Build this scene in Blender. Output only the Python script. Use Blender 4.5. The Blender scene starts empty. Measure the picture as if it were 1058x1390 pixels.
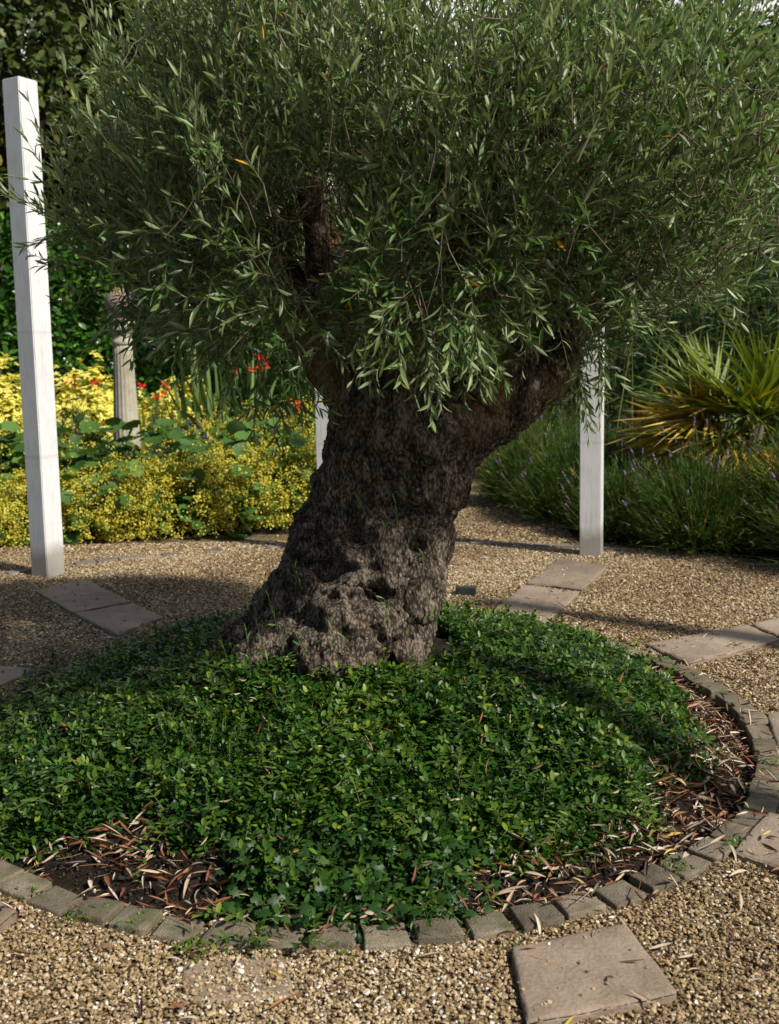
import bpy, bmesh, math, random
import numpy as np
from mathutils import Vector, Matrix, noise as mnoise

rng = np.random.default_rng(11)
random.seed(5)
S = bpy.context.scene
COL = S.collection
PI = math.pi
# ---------------------------------------------------------------- camera model (metres, camera 1 m above the gravel)
H, FPX, PITCH, ROLL, PX, PY = 1.0, 1390.9, .1179, -.0181, 529., 650.
_fw = np.array([0, math.cos(PITCH), -math.sin(PITCH)])
_r0 = np.array([1., 0, 0]); _u0 = np.cross(_r0, _fw)
_r = math.cos(ROLL)*_r0 + math.sin(ROLL)*_u0
_u = -math.sin(ROLL)*_r0 + math.cos(ROLL)*_u0
def ray(px, py): return (px-PX)/FPX*_r - (py-PY)/FPX*_u + _fw
def at_z(px, py, z=0.):
    d = ray(px, py); return np.array([0, 0, H]) + d*((z-H)/d[2])
def at_y(px, py, y):
    d = ray(px, py); return np.array([0, 0, H]) + d*(y/d[1])
CX, CY = -.0966, 2.7276            # centre of the round bed
C0 = np.array([CX, CY, 0.])
R_IN, R_OUT, R_POST, R_RING = 1.035, 1.10, 2.50, 2.69
def pol(r, az, z=0.): a = math.radians(az); return np.array([CX+r*math.cos(a), CY+r*math.sin(a), z])

# ---------------------------------------------------------------- objects
def link(o, parent=None):
    COL.objects.link(o)
    if parent is not None: o.parent = parent
    return o
def tag(o, label=None, cat=None, group=None, kind=None):
    for k, v in (('label', label), ('category', cat), ('group', group), ('kind', kind)):
        if v: o[k] = v
    return o
def thing(name, loc, label, cat, group=None):
    o = bpy.data.objects.new(name, None); o.empty_display_size = .1; o.location = loc
    link(o); return tag(o, label, cat, group)

class Bag:
    """collects arrays of vertices and faces and links them as ONE mesh object"""
    def __init__(s): s.V = []; s.L = []; s.N = []; s.A = []; s.M = []; s.n = 0
    def add(s, V, faces, rnd=0.5, mat=0):
        V = np.asarray(V, float).reshape(-1, 3)
        s.V.append(V)
        s.L.append(np.concatenate([np.asarray(f) for f in faces]) + s.n)
        s.N.append(np.array([len(f) for f in faces])); s.A.append(np.broadcast_to(np.asarray(rnd, float), (len(V),)))
        s.M.append(np.full(len(faces), mat)); s.n += len(V)
    def inst(s, T, F, pos, R, scl, rnd, mat=0):
        """template T (v,3), faces F placed n times"""
        n, v = len(pos), len(T)
        if n == 0: return
        scl = np.asarray(scl, float)
        if scl.ndim == 1: scl = scl[:, None]*np.ones(3)
        P = np.einsum('nij,nvj->nvi', R, T[None]*scl[:, None, :]) + pos[:, None, :]
        s.many(P, F, rnd, mat)
    def many(s, P, F, rnd, mat=0):
        n, v = P.shape[:2]
        fl = np.concatenate([np.asarray(f) for f in F]); fn = np.array([len(f) for f in F])
        s.V.append(P.reshape(-1, 3))
        s.L.append((fl[None, :] + (np.arange(n)*v)[:, None]).ravel() + s.n)
        s.N.append(np.tile(fn, n)); s.A.append(np.repeat(np.broadcast_to(np.asarray(rnd, float), (n,)), v))
        s.M.append(np.full(n*len(F), mat)); s.n += n*v
    def mesh(s, name, mats, smooth=True, origin=None):
        V = np.concatenate(s.V); L = np.concatenate(s.L).astype(np.int32); N = np.concatenate(s.N).astype(np.int32)
        if origin is not None: V = V - np.asarray(origin)
        me = bpy.data.meshes.new(name)
        me.vertices.add(len(V)); me.loops.add(len(L)); me.polygons.add(len(N))
        me.vertices.foreach_set('co', V.astype(np.float32).ravel())
        me.loops.foreach_set('vertex_index', L)
        st = np.zeros(len(N), np.int32); st[1:] = np.cumsum(N)[:-1]
        me.polygons.foreach_set('loop_start', st)
        me.polygons.foreach_set('material_index', np.concatenate(s.M).astype(np.int32))
        me.polygons.foreach_set('use_smooth', np.full(len(N), smooth))
        at = me.attributes.new('rnd', 'FLOAT', 'POINT'); at.data.foreach_set('value', np.concatenate(s.A).astype(np.float32))
        for m in (mats if isinstance(mats, (list, tuple)) else [mats]): me.materials.append(m)
        me.update(calc_edges=True); me.validate()
        return me
    def obj(s, name, mats, parent=None, smooth=True, origin=None):
        if parent is not None and origin is None: origin = tuple(parent.location)
        o = bpy.data.objects.new(name, s.mesh(name, mats, smooth, origin))
        if parent is None and origin is not None: o.location = origin
        return link(o, parent)

def nrm(a): return a/np.maximum(np.linalg.norm(a, axis=-1, keepdims=True), 1e-9)
def frames(d, up):
    d = nrm(d); s = nrm(np.cross(d, up)); n = np.cross(s, d)
    return np.stack([s, d, n], -1)
def rdir(n): return nrm(rng.normal(size=(n, 3)))
def U(a, b, n): return rng.uniform(a, b, n)

def leaf_tpl(w, bend=.15, fold=.12, prof=((.0, .12), (.28, .85), (.55, 1.), (.8, .62))):
    """leaf of length 1 along +y with a midrib fold: returns verts, faces"""
    V = []; F = []
    for t, k in prof:
        z = -bend*t*t
        V += [(-w/2*k, t, z+fold*w*k), (0, t, z), (w/2*k, t, z+fold*w*k)]
    V.append((0, 1, -bend)); n = len(prof)
    for i in range(n-1):
        a = i*3; F += [(a, a+1, a+4, a+3), (a+1, a+2, a+5, a+4)]
    a = (n-1)*3; F += [(a, a+1, a+3), (a+1, a+2, a+3)]
    return np.array(V, float), F
def quad_leaf(w, bend=.2):
    return np.array([(0, 0, 0), (w/2, .45, -bend*.2), (0, 1, -bend), (-w/2, .45, -bend*.2)], float), [(0, 1, 2, 3)]
def hex_leaf(w, bend=.2):
    return np.array([(0, 0, 0), (w*.45, .3, .02), (w*.42, .68, -bend*.5), (0, 1, -bend), (-w*.42, .68, -bend*.5), (-w*.45, .3, .02), (0, .5, -.06)], float), \
        [(0, 1, 6), (1, 2, 6), (2, 3, 6), (3, 4, 6), (4, 5, 6), (5, 0, 6)]
def blades(bag, B, D, L, W, droop, rnd, k=5, mat=0, tip=.05, widest=.35, fold=0., side=None):
    """bent tapering strips"""
    n = len(B); D = nrm(D)
    t = np.linspace(0, 1, k)
    dr = np.asarray(droop, float)*np.ones(n)
    P = B[:, None]+D[:, None]*(L[:, None]*t)[..., None]
    P[..., 2] -= (dr*L)[:, None]*t[None]**2
    T = D[:, None]*np.ones((1, k, 1)); T[..., 2] = T[..., 2]-2*dr[:, None]*t[None]
    if side is None:
        side = nrm(np.cross(D, rdir(n)))
    w = np.where(t < widest, .45+.55*t/widest, 1-(1-tip)*((t-widest)/(1-widest))**1.3)
    off = side[:, None]*(W[:, None]*w/2)[..., None]
    P2 = np.stack([P-off, P+off], 2).reshape(n, 2*k, 3)
    F = [(2*i, 2*i+1, 2*i+3, 2*i+2) for i in range(k-1)]
    bag.many(P2, F, rnd, mat)
    return P[:, -1]
def tubes(bag, P, r0, r1, rnd=.5, mat=0, sides=4):
    """P (n,k,3) polylines -> thin tapering tubes"""
    n, k = P.shape[:2]
    T = nrm(np.gradient(P, axis=1))
    ref = nrm(np.cross(T[:, :1], rdir(n)[:, None])*np.ones((1, k, 1)))
    a = nrm(ref - T*np.sum(ref*T, -1, keepdims=True)); b = np.cross(T, a)
    r = (np.asarray(r0)*np.ones(n))[:, None]*(1-np.linspace(0, 1, k)) + (np.asarray(r1)*np.ones(n))[:, None]*np.linspace(0, 1, k)
    ang = np.arange(sides)*2*PI/sides
    R = P[:, :, None] + r[:, :, None, None]*(np.cos(ang)[None, None, :, None]*a[:, :, None]+np.sin(ang)[None, None, :, None]*b[:, :, None])
    F = [(i*sides+j, i*sides+(j+1) % sides, (i+1)*sides+(j+1) % sides, (i+1)*sides+j) for i in range(k-1) for j in range(sides)]
    bag.many(R.reshape(n, k*sides, 3), F, rnd, mat)

def smooth_noise(P, seed=0):
    """cheap vectorised smooth noise in -1..1 (sum of sines)"""
    g = np.random.default_rng(seed); o = 0
    for i in range(7):
        k = nrm(g.normal(size=3))*g.uniform(.6, 1.5); o = o+np.sin(P@k*PI+g.uniform(0, 6.28))
    return o/3.6

# ---------------------------------------------------------------- materials
def mat_new(name):
    m = bpy.data.materials.new(name); m.use_nodes = True
    nt = m.node_tree; b = nt.nodes['Principled BSDF']
    return m, nt, b
def N(nt, t, **kw):
    n = nt.nodes.new(t)
    for k, v in kw.items(): setattr(n, k, v)
    return n
def ramp(nt, stops, fac=None, interp='LINEAR'):
    r = N(nt, 'ShaderNodeValToRGB'); r.color_ramp.interpolation = interp
    e = r.color_ramp.elements
    while len(e) < len(stops): e.new(.5)
    for x, (p, c) in zip(e, stops): x.position = p; x.color = (*c, 1)
    if fac is not None: nt.links.new(fac, r.inputs[0])
    return r
def leaf_mat(name, stops, back=None, rough=.45, trans=.22, spec=.4, tcol=None, blotch=None):
    m, nt, b = mat_new(name)
    a = N(nt, 'ShaderNodeAttribute', attribute_name='rnd')
    r = ramp(nt, stops, a.outputs['Fac']); col = r.outputs[0]
    if back:
        g = N(nt, 'ShaderNodeNewGeometry'); mx = N(nt, 'ShaderNodeMix', data_type='RGBA')
        nt.links.new(g.outputs['Backfacing'], mx.inputs[0]); nt.links.new(col, mx.inputs[6]); mx.inputs[7].default_value = (*back, 1)
        col = mx.outputs[2]
    nt.links.new(col, b.inputs['Base Color'])
    b.inputs['Roughness'].default_value = rough; b.inputs['Specular IOR Level'].default_value = spec
    if trans > 0:
        t = N(nt, 'ShaderNodeBsdfTranslucent'); s = N(nt, 'ShaderNodeMixShader'); s.inputs[0].default_value = trans
        hs = N(nt, 'ShaderNodeHueSaturation'); hs.inputs['Value'].default_value = 1.5; hs.inputs['Saturation'].default_value = 1.15
        nt.links.new(r.outputs[0], hs.inputs['Color']); nt.links.new(hs.outputs[0], t.inputs[0])
        nt.links.new(b.outputs[0], s.inputs[1]); nt.links.new(t.outputs[0], s.inputs[2])
        nt.links.new(s.outputs[0], nt.nodes['Material Output'].inputs[0])
    return m
def rock_mat(name, c1, c2, scale=30, bump=.4, rough=.85, speck=None, dist=.004, rnd_amt=0., moss=None):
    m, nt, b = mat_new(name)
    tc = N(nt, 'ShaderNodeTexCoord'); oi = N(nt, 'ShaderNodeObjectInfo')
    ad = N(nt, 'ShaderNodeVectorMath', operation='ADD')
    sc = N(nt, 'ShaderNodeVectorMath', operation='SCALE'); sc.inputs['Scale'].default_value = 37.
    cb = N(nt, 'ShaderNodeCombineXYZ')
    nt.links.new(oi.outputs['Random'], cb.inputs[0]); nt.links.new(oi.outputs['Random'], cb.inputs[1])
    nt.links.new(cb.outputs[0], sc.inputs[0]); nt.links.new(tc.outputs['Object'], ad.inputs[0]); nt.links.new(sc.outputs[0], ad.inputs[1])
    n1 = N(nt, 'ShaderNodeTexNoise'); n1.inputs['Scale'].default_value = scale; n1.inputs['Detail'].default_value = 8; n1.inputs['Roughness'].default_value = .7
    n2 = N(nt, 'ShaderNodeTexNoise'); n2.inputs['Scale'].default_value = scale*.16; n2.inputs['Detail'].default_value = 4
    n3 = N(nt, 'ShaderNodeTexNoise'); n3.inputs['Scale'].default_value = scale*9; n3.inputs['Detail'].default_value = 3
    for n in (n1, n2, n3): nt.links.new(ad.outputs[0], n.inputs['Vector'])
    mx = N(nt, 'ShaderNodeMath', operation='ADD'); nt.links.new(n1.outputs[0], mx.inputs[0]); nt.links.new(n2.outputs[0], mx.inputs[1])
    m2 = N(nt, 'ShaderNodeMath', operation='MULTIPLY_ADD'); nt.links.new(n3.outputs[0], m2.inputs[0]); m2.inputs[1].default_value = .6; nt.links.new(mx.outputs[0], m2.inputs[2])
    mr = N(nt, 'ShaderNodeMapRange'); nt.links.new(m2.outputs[0], mr.inputs[0]); mr.inputs[1].default_value = .95; mr.inputs[2].default_value = 1.65
    r = ramp(nt, [(0, c1), (1, c2)], mr.outputs[0]); col = r.outputs[0]
    if rnd_amt:
        hs = N(nt, 'ShaderNodeHueSaturation'); mr2 = N(nt, 'ShaderNodeMapRange')
        nt.links.new(oi.outputs['Random'], mr2.inputs[0]); mr2.inputs[3].default_value = 1-rnd_amt; mr2.inputs[4].default_value = 1+rnd_amt
        nt.links.new(mr2.outputs[0], hs.inputs['Value']); nt.links.new(col, hs.inputs['Color']); col = hs.outputs[0]
    if moss:
        n4 = N(nt, 'ShaderNodeTexNoise'); n4.inputs['Scale'].default_value = scale*.4; n4.inputs['Detail'].default_value = 6
        nt.links.new(ad.outputs[0], n4.inputs['Vector'])
        rr = ramp(nt, [(.52, (0, 0, 0)), (.66, (1, 1, 1))], n4.outputs[0])
        mm = N(nt, 'ShaderNodeMix', data_type='RGBA'); nt.links.new(rr.outputs[0], mm.inputs[0]); nt.links.new(col, mm.inputs[6]); mm.inputs[7].default_value = (*moss, 1)
        col = mm.outputs[2]
    nt.links.new(col, b.inputs['Base Color'])
    b.inputs['Roughness'].default_value = rough; b.inputs['Specular IOR Level'].default_value = .25
    bp = N(nt, 'ShaderNodeBump'); bp.inputs['Strength'].default_value = bump; bp.inputs['Distance'].default_value = dist
    nt.links.new(m2.outputs[0], bp.inputs['Height']); nt.links.new(bp.outputs[0], b.inputs['Normal'])
    return m
def rnd_mat(name, stops, rough=.8, spec=.25, interp='LINEAR', bump=0):
    m, nt, b = mat_new(name)
    a = N(nt, 'ShaderNodeAttribute', attribute_name='rnd')
    r = ramp(nt, stops, a.outputs['Fac'], interp); nt.links.new(r.outputs[0], b.inputs['Base Color'])
    b.inputs['Roughness'].default_value = rough; b.inputs['Specular IOR Level'].default_value = spec
    if bump:
        tc = N(nt, 'ShaderNodeTexCoord'); n1 = N(nt, 'ShaderNodeTexNoise'); n1.inputs['Scale'].default_value = bump; n1.inputs['Detail'].default_value = 5
        nt.links.new(tc.outputs['Object'], n1.inputs['Vector'])
        bp = N(nt, 'ShaderNodeBump'); bp.inputs['Strength'].default_value = .6; bp.inputs['Distance'].default_value = .003
        nt.links.new(n1.outputs[0], bp.inputs['Height']); nt.links.new(bp.outputs[0], b.inputs['Normal'])
    return m

def bark_material():
    m, nt, b = mat_new('old olive bark')
    tc = N(nt, 'ShaderNodeTexCoord'); mp = N(nt, 'ShaderNodeMapping'); mp.inputs['Scale'].default_value = (1, 1, .5)
    nz = N(nt, 'ShaderNodeTexNoise'); nz.inputs['Scale'].default_value = 9; nz.inputs['Detail'].default_value = 4
    ad = N(nt, 'ShaderNodeVectorMath', operation='MULTIPLY_ADD'); ad.inputs[1].default_value = (.025, .025, .025)
    nt.links.new(tc.outputs['Object'], mp.inputs[0]); nt.links.new(tc.outputs['Object'], nz.inputs['Vector'])
    nt.links.new(nz.outputs['Color'], ad.inputs[0]); nt.links.new(mp.outputs[0], ad.inputs[2])
    v = N(nt, 'ShaderNodeTexVoronoi'); v.inputs['Scale'].default_value = 150
    n0 = N(nt, 'ShaderNodeTexNoise'); n0.inputs['Scale'].default_value = 26; n0.inputs['Detail'].default_value = 7; n0.inputs['Roughness'].default_value = .65
    n1 = N(nt, 'ShaderNodeTexNoise'); n1.inputs['Scale'].default_value = 130; n1.inputs['Detail'].default_value = 8; n1.inputs['Roughness'].default_value = .75
    n2 = N(nt, 'ShaderNodeTexNoise'); n2.inputs['Scale'].default_value = 5; n2.inputs['Detail'].default_value = 5
    for n in (v, n0, n1, n2): nt.links.new(ad.outputs[0], n.inputs['Vector'])
    h0 = N(nt, 'ShaderNodeMath', operation='MULTIPLY_ADD'); nt.links.new(v.outputs['Distance'], h0.inputs[0]); h0.inputs[1].default_value = -.55; nt.links.new(n1.outputs[0], h0.inputs[2])
    h2 = N(nt, 'ShaderNodeMath', operation='MULTIPLY_ADD'); nt.links.new(n0.outputs[0], h2.inputs[0]); h2.inputs[1].default_value = 1.2; nt.links.new(h0.outputs[0], h2.inputs[2])
    mr = N(nt, 'ShaderNodeMapRange'); nt.links.new(h2.outputs[0], mr.inputs[0]); mr.inputs[1].default_value = .55; mr.inputs[2].default_value = 1.15
    cr = ramp(nt, [(0, (.016, .012, .009)), (.4, (.075, .058, .043)), (1, (.34, .28, .215))], mr.outputs[0])
    # warmer, smoother wood patches
    wr = ramp(nt, [(.47, (0, 0, 0)), (.62, (.8, .8, .8))], n2.outputs[0])
    sp = N(nt, 'ShaderNodeSeparateXYZ'); nt.links.new(tc.outputs['Object'], sp.inputs[0])
    hz = N(nt, 'ShaderNodeMapRange'); nt.links.new(sp.outputs[2], hz.inputs[0]); hz.inputs[1].default_value = .5; hz.inputs[2].default_value = .85
    mu = N(nt, 'ShaderNodeMath', operation='MULTIPLY'); nt.links.new(wr.outputs[0], mu.inputs[0]); nt.links.new(hz.outputs[0], mu.inputs[1])
    mx = N(nt, 'ShaderNodeMix', data_type='RGBA'); nt.links.new(mu.outputs[0], mx.inputs[0]); nt.links.new(cr.outputs[0], mx.inputs[6]); mx.inputs[7].default_value = (.26, .15, .06, 1)
    nt.links.new(mx.outputs[2], b.inputs['Base Color']); b.inputs['Roughness'].default_value = .9; b.inputs['Specular IOR Level'].default_value = .15
    bp = N(nt, 'ShaderNodeBump'); bp.inputs['Strength'].default_value = 1.; bp.inputs['Distance'].default_value = .009
    nt.links.new(h2.outputs[0], bp.inputs['Height']); nt.links.new(bp.outputs[0], b.inputs['Normal'])
    return m
def paint_material():
    m, nt, b = mat_new('weathered white paint')
    tc = N(nt, 'ShaderNodeTexCoord'); mp = N(nt, 'ShaderNodeMapping'); mp.inputs['Scale'].default_value = (1, 1, .06)
    nt.links.new(tc.outputs['Object'], mp.inputs[0])
    n1 = N(nt, 'ShaderNodeTexNoise'); n1.inputs['Scale'].default_value = 200; n1.inputs['Detail'].default_value = 6; nt.links.new(mp.outputs[0], n1.inputs['Vector'])
    n2 = N(nt, 'ShaderNodeTexNoise'); n2.inputs['Scale'].default_value = 7; n2.inputs['Detail'].default_value = 7; n2.inputs['Roughness'].default_value = .7; nt.links.new(tc.outputs['Object'], n2.inputs['Vector'])
    n3 = N(nt, 'ShaderNodeTexNoise'); n3.inputs['Scale'].default_value = 130; n3.inputs['Detail'].default_value = 2; nt.links.new(tc.outputs['Object'], n3.inputs['Vector'])
    w = N(nt, 'ShaderNodeTexWave', wave_type='BANDS', bands_direction='Z'); w.inputs['Scale'].default_value = .55; w.inputs['Distortion'].default_value = 0
    nt.links.new(tc.outputs['Object'], w.inputs['Vector'])
    wl = ramp(nt, [(.0, (.5, .5, .5)), (.0001, (0, 0, 0))], w.outputs['Fac'])
    a = N(nt, 'ShaderNodeMath', operation='MULTIPLY_ADD'); nt.links.new(n2.outputs[0], a.inputs[0]); a.inputs[1].default_value = .8; nt.links.new(n1.outputs[0], a.inputs[2])
    r = ramp(nt, [(.5, (.48, .48, .49)), (.8, (.64, .64, .645)), (1.1, (.72, .72, .72))], a.outputs[0])
    mx = N(nt, 'ShaderNodeMix', data_type='RGBA'); nt.links.new(wl.outputs[0], mx.inputs[0]); nt.links.new(r.outputs[0], mx.inputs[6]); mx.inputs[7].default_value = (.5, .5, .49, 1)
    sx = N(nt, 'ShaderNodeSeparateXYZ'); nt.links.new(tc.outputs['Object'], sx.inputs[0])
    dz_ = N(nt, 'ShaderNodeMath', operation='MULTIPLY_ADD'); nt.links.new(n2.outputs[0], dz_.inputs[0]); dz_.inputs[1].default_value = -.22; nt.links.new(sx.outputs[2], dz_.inputs[2])
    dr_ = ramp(nt, [(0, (.75, .75, .75)), (.07, (0, 0, 0))], dz_.outputs[0])
    md_ = N(nt, 'ShaderNodeMix', data_type='RGBA'); nt.links.new(dr_.outputs[0], md_.inputs[0]); nt.links.new(mx.outputs[2], md_.inputs[6]); md_.inputs[7].default_value = (.22, .19, .14, 1)
    nt.links.new(md_.outputs[2], b.inputs['Base Color']); b.inputs['Roughness'].default_value = .55
    h = N(nt, 'ShaderNodeMath', operation='MULTIPLY_ADD'); nt.links.new(n3.outputs[0], h.inputs[0]); h.inputs[1].default_value = .5; nt.links.new(n1.outputs[0], h.inputs[2])
    bp = N(nt, 'ShaderNodeBump'); bp.inputs['Strength'].default_value = .35; bp.inputs['Distance'].default_value = .002
    nt.links.new(h.outputs[0], bp.inputs['Height']); nt.links.new(bp.outputs[0], b.inputs['Normal'])
    return m
def ground_mat(name, stops, scale, bump=.6, dist=.01, vor=None):
    m, nt, b = mat_new(name)
    tc = N(nt, 'ShaderNodeTexCoord')
    n1 = N(nt, 'ShaderNodeTexNoise'); n1.inputs['Scale'].default_value = scale; n1.inputs['Detail'].default_value = 9; n1.inputs['Roughness'].default_value = .72
    nt.links.new(tc.outputs['Object'], n1.inputs['Vector']); f = n1.outputs[0]; hgt = f
    if vor:
        v = N(nt, 'ShaderNodeTexVoronoi'); v.inputs['Scale'].default_value = vor; nt.links.new(tc.outputs['Object'], v.inputs['Vector'])
        sp = N(nt, 'ShaderNodeSeparateColor'); nt.links.new(v.outputs['Color'], sp.inputs[0]); f = sp.outputs[0]
        iv = N(nt, 'ShaderNodeMath', operation='SUBTRACT'); iv.inputs[0].default_value = 1; nt.links.new(v.outputs['Distance'], iv.inputs[1]); hgt = iv.outputs[0]
    r = ramp(nt, stops, f); nt.links.new(r.outputs[0], b.inputs['Base Color'])
    b.inputs['Roughness'].default_value = .95; b.inputs['Specular IOR Level'].default_value = .1
    bp = N(nt, 'ShaderNodeBump'); bp.inputs['Strength'].default_value = bump; bp.inputs['Distance'].default_value = dist
    nt.links.new(hgt, bp.inputs['Height']); nt.links.new(bp.outputs[0], b.inputs['Normal'])
    return m

M_BARK = bark_material(); M_PAINT = paint_material()
M_TWIG = rnd_mat('olive twig', [(0, (.06, .045, .03)), (1, (.19, .155, .105))], bump=120)
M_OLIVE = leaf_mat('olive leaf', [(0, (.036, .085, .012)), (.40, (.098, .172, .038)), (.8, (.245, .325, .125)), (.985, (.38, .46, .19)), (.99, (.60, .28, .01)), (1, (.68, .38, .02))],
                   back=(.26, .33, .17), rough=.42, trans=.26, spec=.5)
M_VINCA = leaf_mat('periwinkle leaf', [(0, (.011, .038, .004)), (.5, (.028, .085, .008)), (.9, (.10, .175, .016)), (.985, (.21, .27, .03)), (1, (.36, .30, .03))], rough=.42, trans=.2, spec=.36)
M_IVY = leaf_mat('ivy leaf', [(0, (.014, .042, .008)), (.7, (.024, .068, .012)), (1, (.10, .16, .04))], rough=.45, trans=.15, spec=.3)
M_STEM = rnd_mat('green stem', [(0, (.05, .09, .02)), (1, (.16, .17, .07))])
M_DEAD = rnd_mat('fallen leaf', [(0, (.07, .032, .018)), (.25, (.20, .07, .03)), (.42, (.27, .13, .06)), (.58, (.36, .265, .175)), (.93, (.56, .48, .37)), (.975, (.50, .36, .05)), (1, (.20, .18, .06))], rough=.6, spec=.3)
M_PEB = rnd_mat('gravel stone', [(0, (.04, .026, .016)), (.22, (.14, .09, .044)), (.55, (.31, .22, .112)), (.8, (.47, .355, .20)), (.95, (.58, .48, .33)), (1, (.70, .65, .57))], rough=.75)
M_GBASE = ground_mat('gravel bed', [(.1, (.06, .04, .022)), (.5, (.17, .12, .07)), (.9, (.32, .25, .16))], 40, .8, .006, vor=150)
M_SOIL = ground_mat('dark soil', [(.3, (.012, .009, .007)), (.55, (.035, .026, .019)), (.8, (.09, .068, .05))], 28, 1., .03)
M_LAWN = ground_mat('far ground', [(.3, (.02, .03, .01)), (.7, (.05, .06, .02))], 6, .6, .02)
M_FLAG = rock_mat('sandstone flag', (.16, .12, .085), (.36, .285, .215), 16, .7, .8, rnd_amt=.14)
M_SETT = rock_mat('worn stone sett', (.085, .068, .046), (.27, .23, .165), 34, .9, .85, rnd_amt=.25, dist=.006, moss=(.12, .115, .06))
M_STRIP = rock_mat('edging stone', (.10, .085, .07), (.24, .21, .18), 34, .8, .85, rnd_amt=.2)
M_COLST = rock_mat('pale carved stone', (.25, .22, .16), (.50, .46, .36), 14, .6, .9)
M_BALL = rock_mat('pinkish stone', (.13, .09, .075), (.30, .23, .20), 22, .6, .9)
M_SLATE = rock_mat('dark slate', (.012, .014, .012), (.04, .045, .04), 30, .4, .5)
M_HEDGE = leaf_mat('laurel leaf', [(0, (.018, .065, .006)), (.6, (.05, .15, .012)), (1, (.12, .26, .025))], rough=.33, trans=.22, spec=.5)
M_CHOI = leaf_mat('golden leaf', [(0, (.42, .38, .04)), (.4, (.72, .65, .10)), (1, (.86, .81, .25))], rough=.5, trans=.25)
M_ALCF = leaf_mat('lime froth flower', [(0, (.32, .265, .02)), (.5, (.52, .46, .05)), (1, (.70, .65, .13))], rough=.7, trans=.2, spec=.2)
M_ALCL = leaf_mat('scalloped leaf', [(0, (.03, .08, .012)), (.6, (.065, .145, .025)), (1, (.14, .25, .055))], back=(.12, .20, .07), rough=.5, trans=.2)
M_LAV = leaf_mat('lavender leaf', [(0, (.028, .066, .008)), (.6, (.070, .118, .022)), (.93, (.16, .20, .045)), (1, (.36, .28, .05))], rough=.6, trans=.15, spec=.2)
M_LAVF = rnd_mat('lavender flower', [(0, (.07, .05, .085)), (.6, (.14, .095, .19)), (1, (.26, .17, .33))])
M_STRAP = leaf_mat('strap leaf', [(0, (.022, .055, .014)), (.6, (.055, .12, .025)), (1, (.19, .27, .08))], rough=.45, trans=.2)
M_RED = rnd_mat('scarlet petal', [(0, (.55, .02, .01)), (1, (.75, .05, .02))], rough=.5)
M_PURP = rnd_mat('violet petal', [(0, (.07, .02, .14)), (1, (.14, .05, .26))])
M_PALM = leaf_mat('fan palm green', [(0, (.07, .12, .015)), (.6, (.20, .25, .04)), (1, (.42, .42, .08))], rough=.45, trans=.2)
M_PALMY = leaf_mat('fan palm yellowed', [(0, (.14, .07, .03)), (.35, (.42, .25, .04)), (.8, (.66, .46, .05)), (1, (.62, .52, .40))], rough=.5, trans=.15)
M_TREEA = leaf_mat('broad tree leaf', [(0, (.022, .045, .008)), (.6, (.07, .105, .016)), (1, (.22, .20, .035))], rough=.5, trans=.2)
M_TREEB = leaf_mat('light tree leaf', [(0, (.035, .07, .012)), (.6, (.09, .14, .02)), (1, (.16, .20, .04))], rough=.55, trans=.2)
M_CONI = leaf_mat('blue conifer needle', [(0, (.008, .026, .022)), (.6, (.02, .05, .045)), (1, (.05, .09, .08))], rough=.6, trans=.08)
M_COPP = leaf_mat('copper leaf', [(0, (.08, .025, .012)), (.6, (.17, .06, .03)), (1, (.22, .12, .04))], rough=.5, trans=.2)
M_MAROON = leaf_mat('maroon leaf', [(0, (.03, .008, .012)), (1, (.08, .02, .03))], rough=.5, trans=.1)
M_TRUNK = rock_mat('tree bark', (.04, .032, .024), (.13, .105, .08), 20, .9, .9)
M_CANE = rnd_mat('bamboo cane', [(0, (.10, .12, .03)), (1, (.28, .30, .10))], rough=.45)

# ---------------------------------------------------------------- ground sheets
def sheet(name, pts, z, mat, kind='structure'):
    me = bpy.data.meshes.new(name); me.from_pydata([(p[0], p[1], z) for p in pts], [], [tuple(range(len(pts)))]); me.materials.append(mat)
    return tag(link(bpy.data.objects.new(name, me)), kind=kind)
sheet('ground', [(-90, -40), (90, -40), (90, 150), (-90, 150)], -.09, M_LAWN)
b_ = bmesh.new(); ri = [[b_.verts.new(pol(r, a, z)) for a in range(0, 360, 4)] for r, z in ((1.06, -.12), (1.06, .004), (3.45, .004), (3.6, -.12))]
for i in range(3):
    for k in range(90): b_.faces.new((ri[i][k], ri[i+1][k], ri[i+1][(k+1) % 90], ri[i][(k+1) % 90]))
me = bpy.data.meshes.new('gravel_terrace'); b_.to_mesh(me); b_.free(); me.materials.append(M_GBASE); tag(link(bpy.data.objects.new('gravel_terrace', me)), kind='structure')
sheet('gravel_path', [(-.35, 5.9), (1.05, 5.9), (1.1, 9.5), (-.5, 9.5)], .008, M_GBASE)

def grid_sheet(name, f, x0, x1, y0, y1, nx, ny, mat):
    xs = np.linspace(x0, x1, nx); ys = np.linspace(y0, y1, ny)
    X, Y = np.meshgrid(xs, ys); Z = f(X, Y)
    V = np.stack([X, Y, Z], -1).reshape(-1, 3)
    F = [(j*nx+i, j*nx+i+1, (j+1)*nx+i+1, (j+1)*nx+i) for j in range(ny-1) for i in range(nx-1)]
    b = Bag(); b.add(V, F); return tag(b.obj(name, mat), kind='structure')
def bedz(X, Y):      # left bed rises gently to the hedge
    return .25*np.clip((Y-5.75)/2.1, 0, 1) + .05*np.clip((Y-5.65)/.2, 0, 1) - .04
def lavz(X, Y): return .02*np.sin(X*3)*np.sin(Y*2.7)+.03
grid_sheet('planting_bed', bedz, -6.5, -.35, 5.3, 10.5, 60, 50, M_SOIL)
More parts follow.
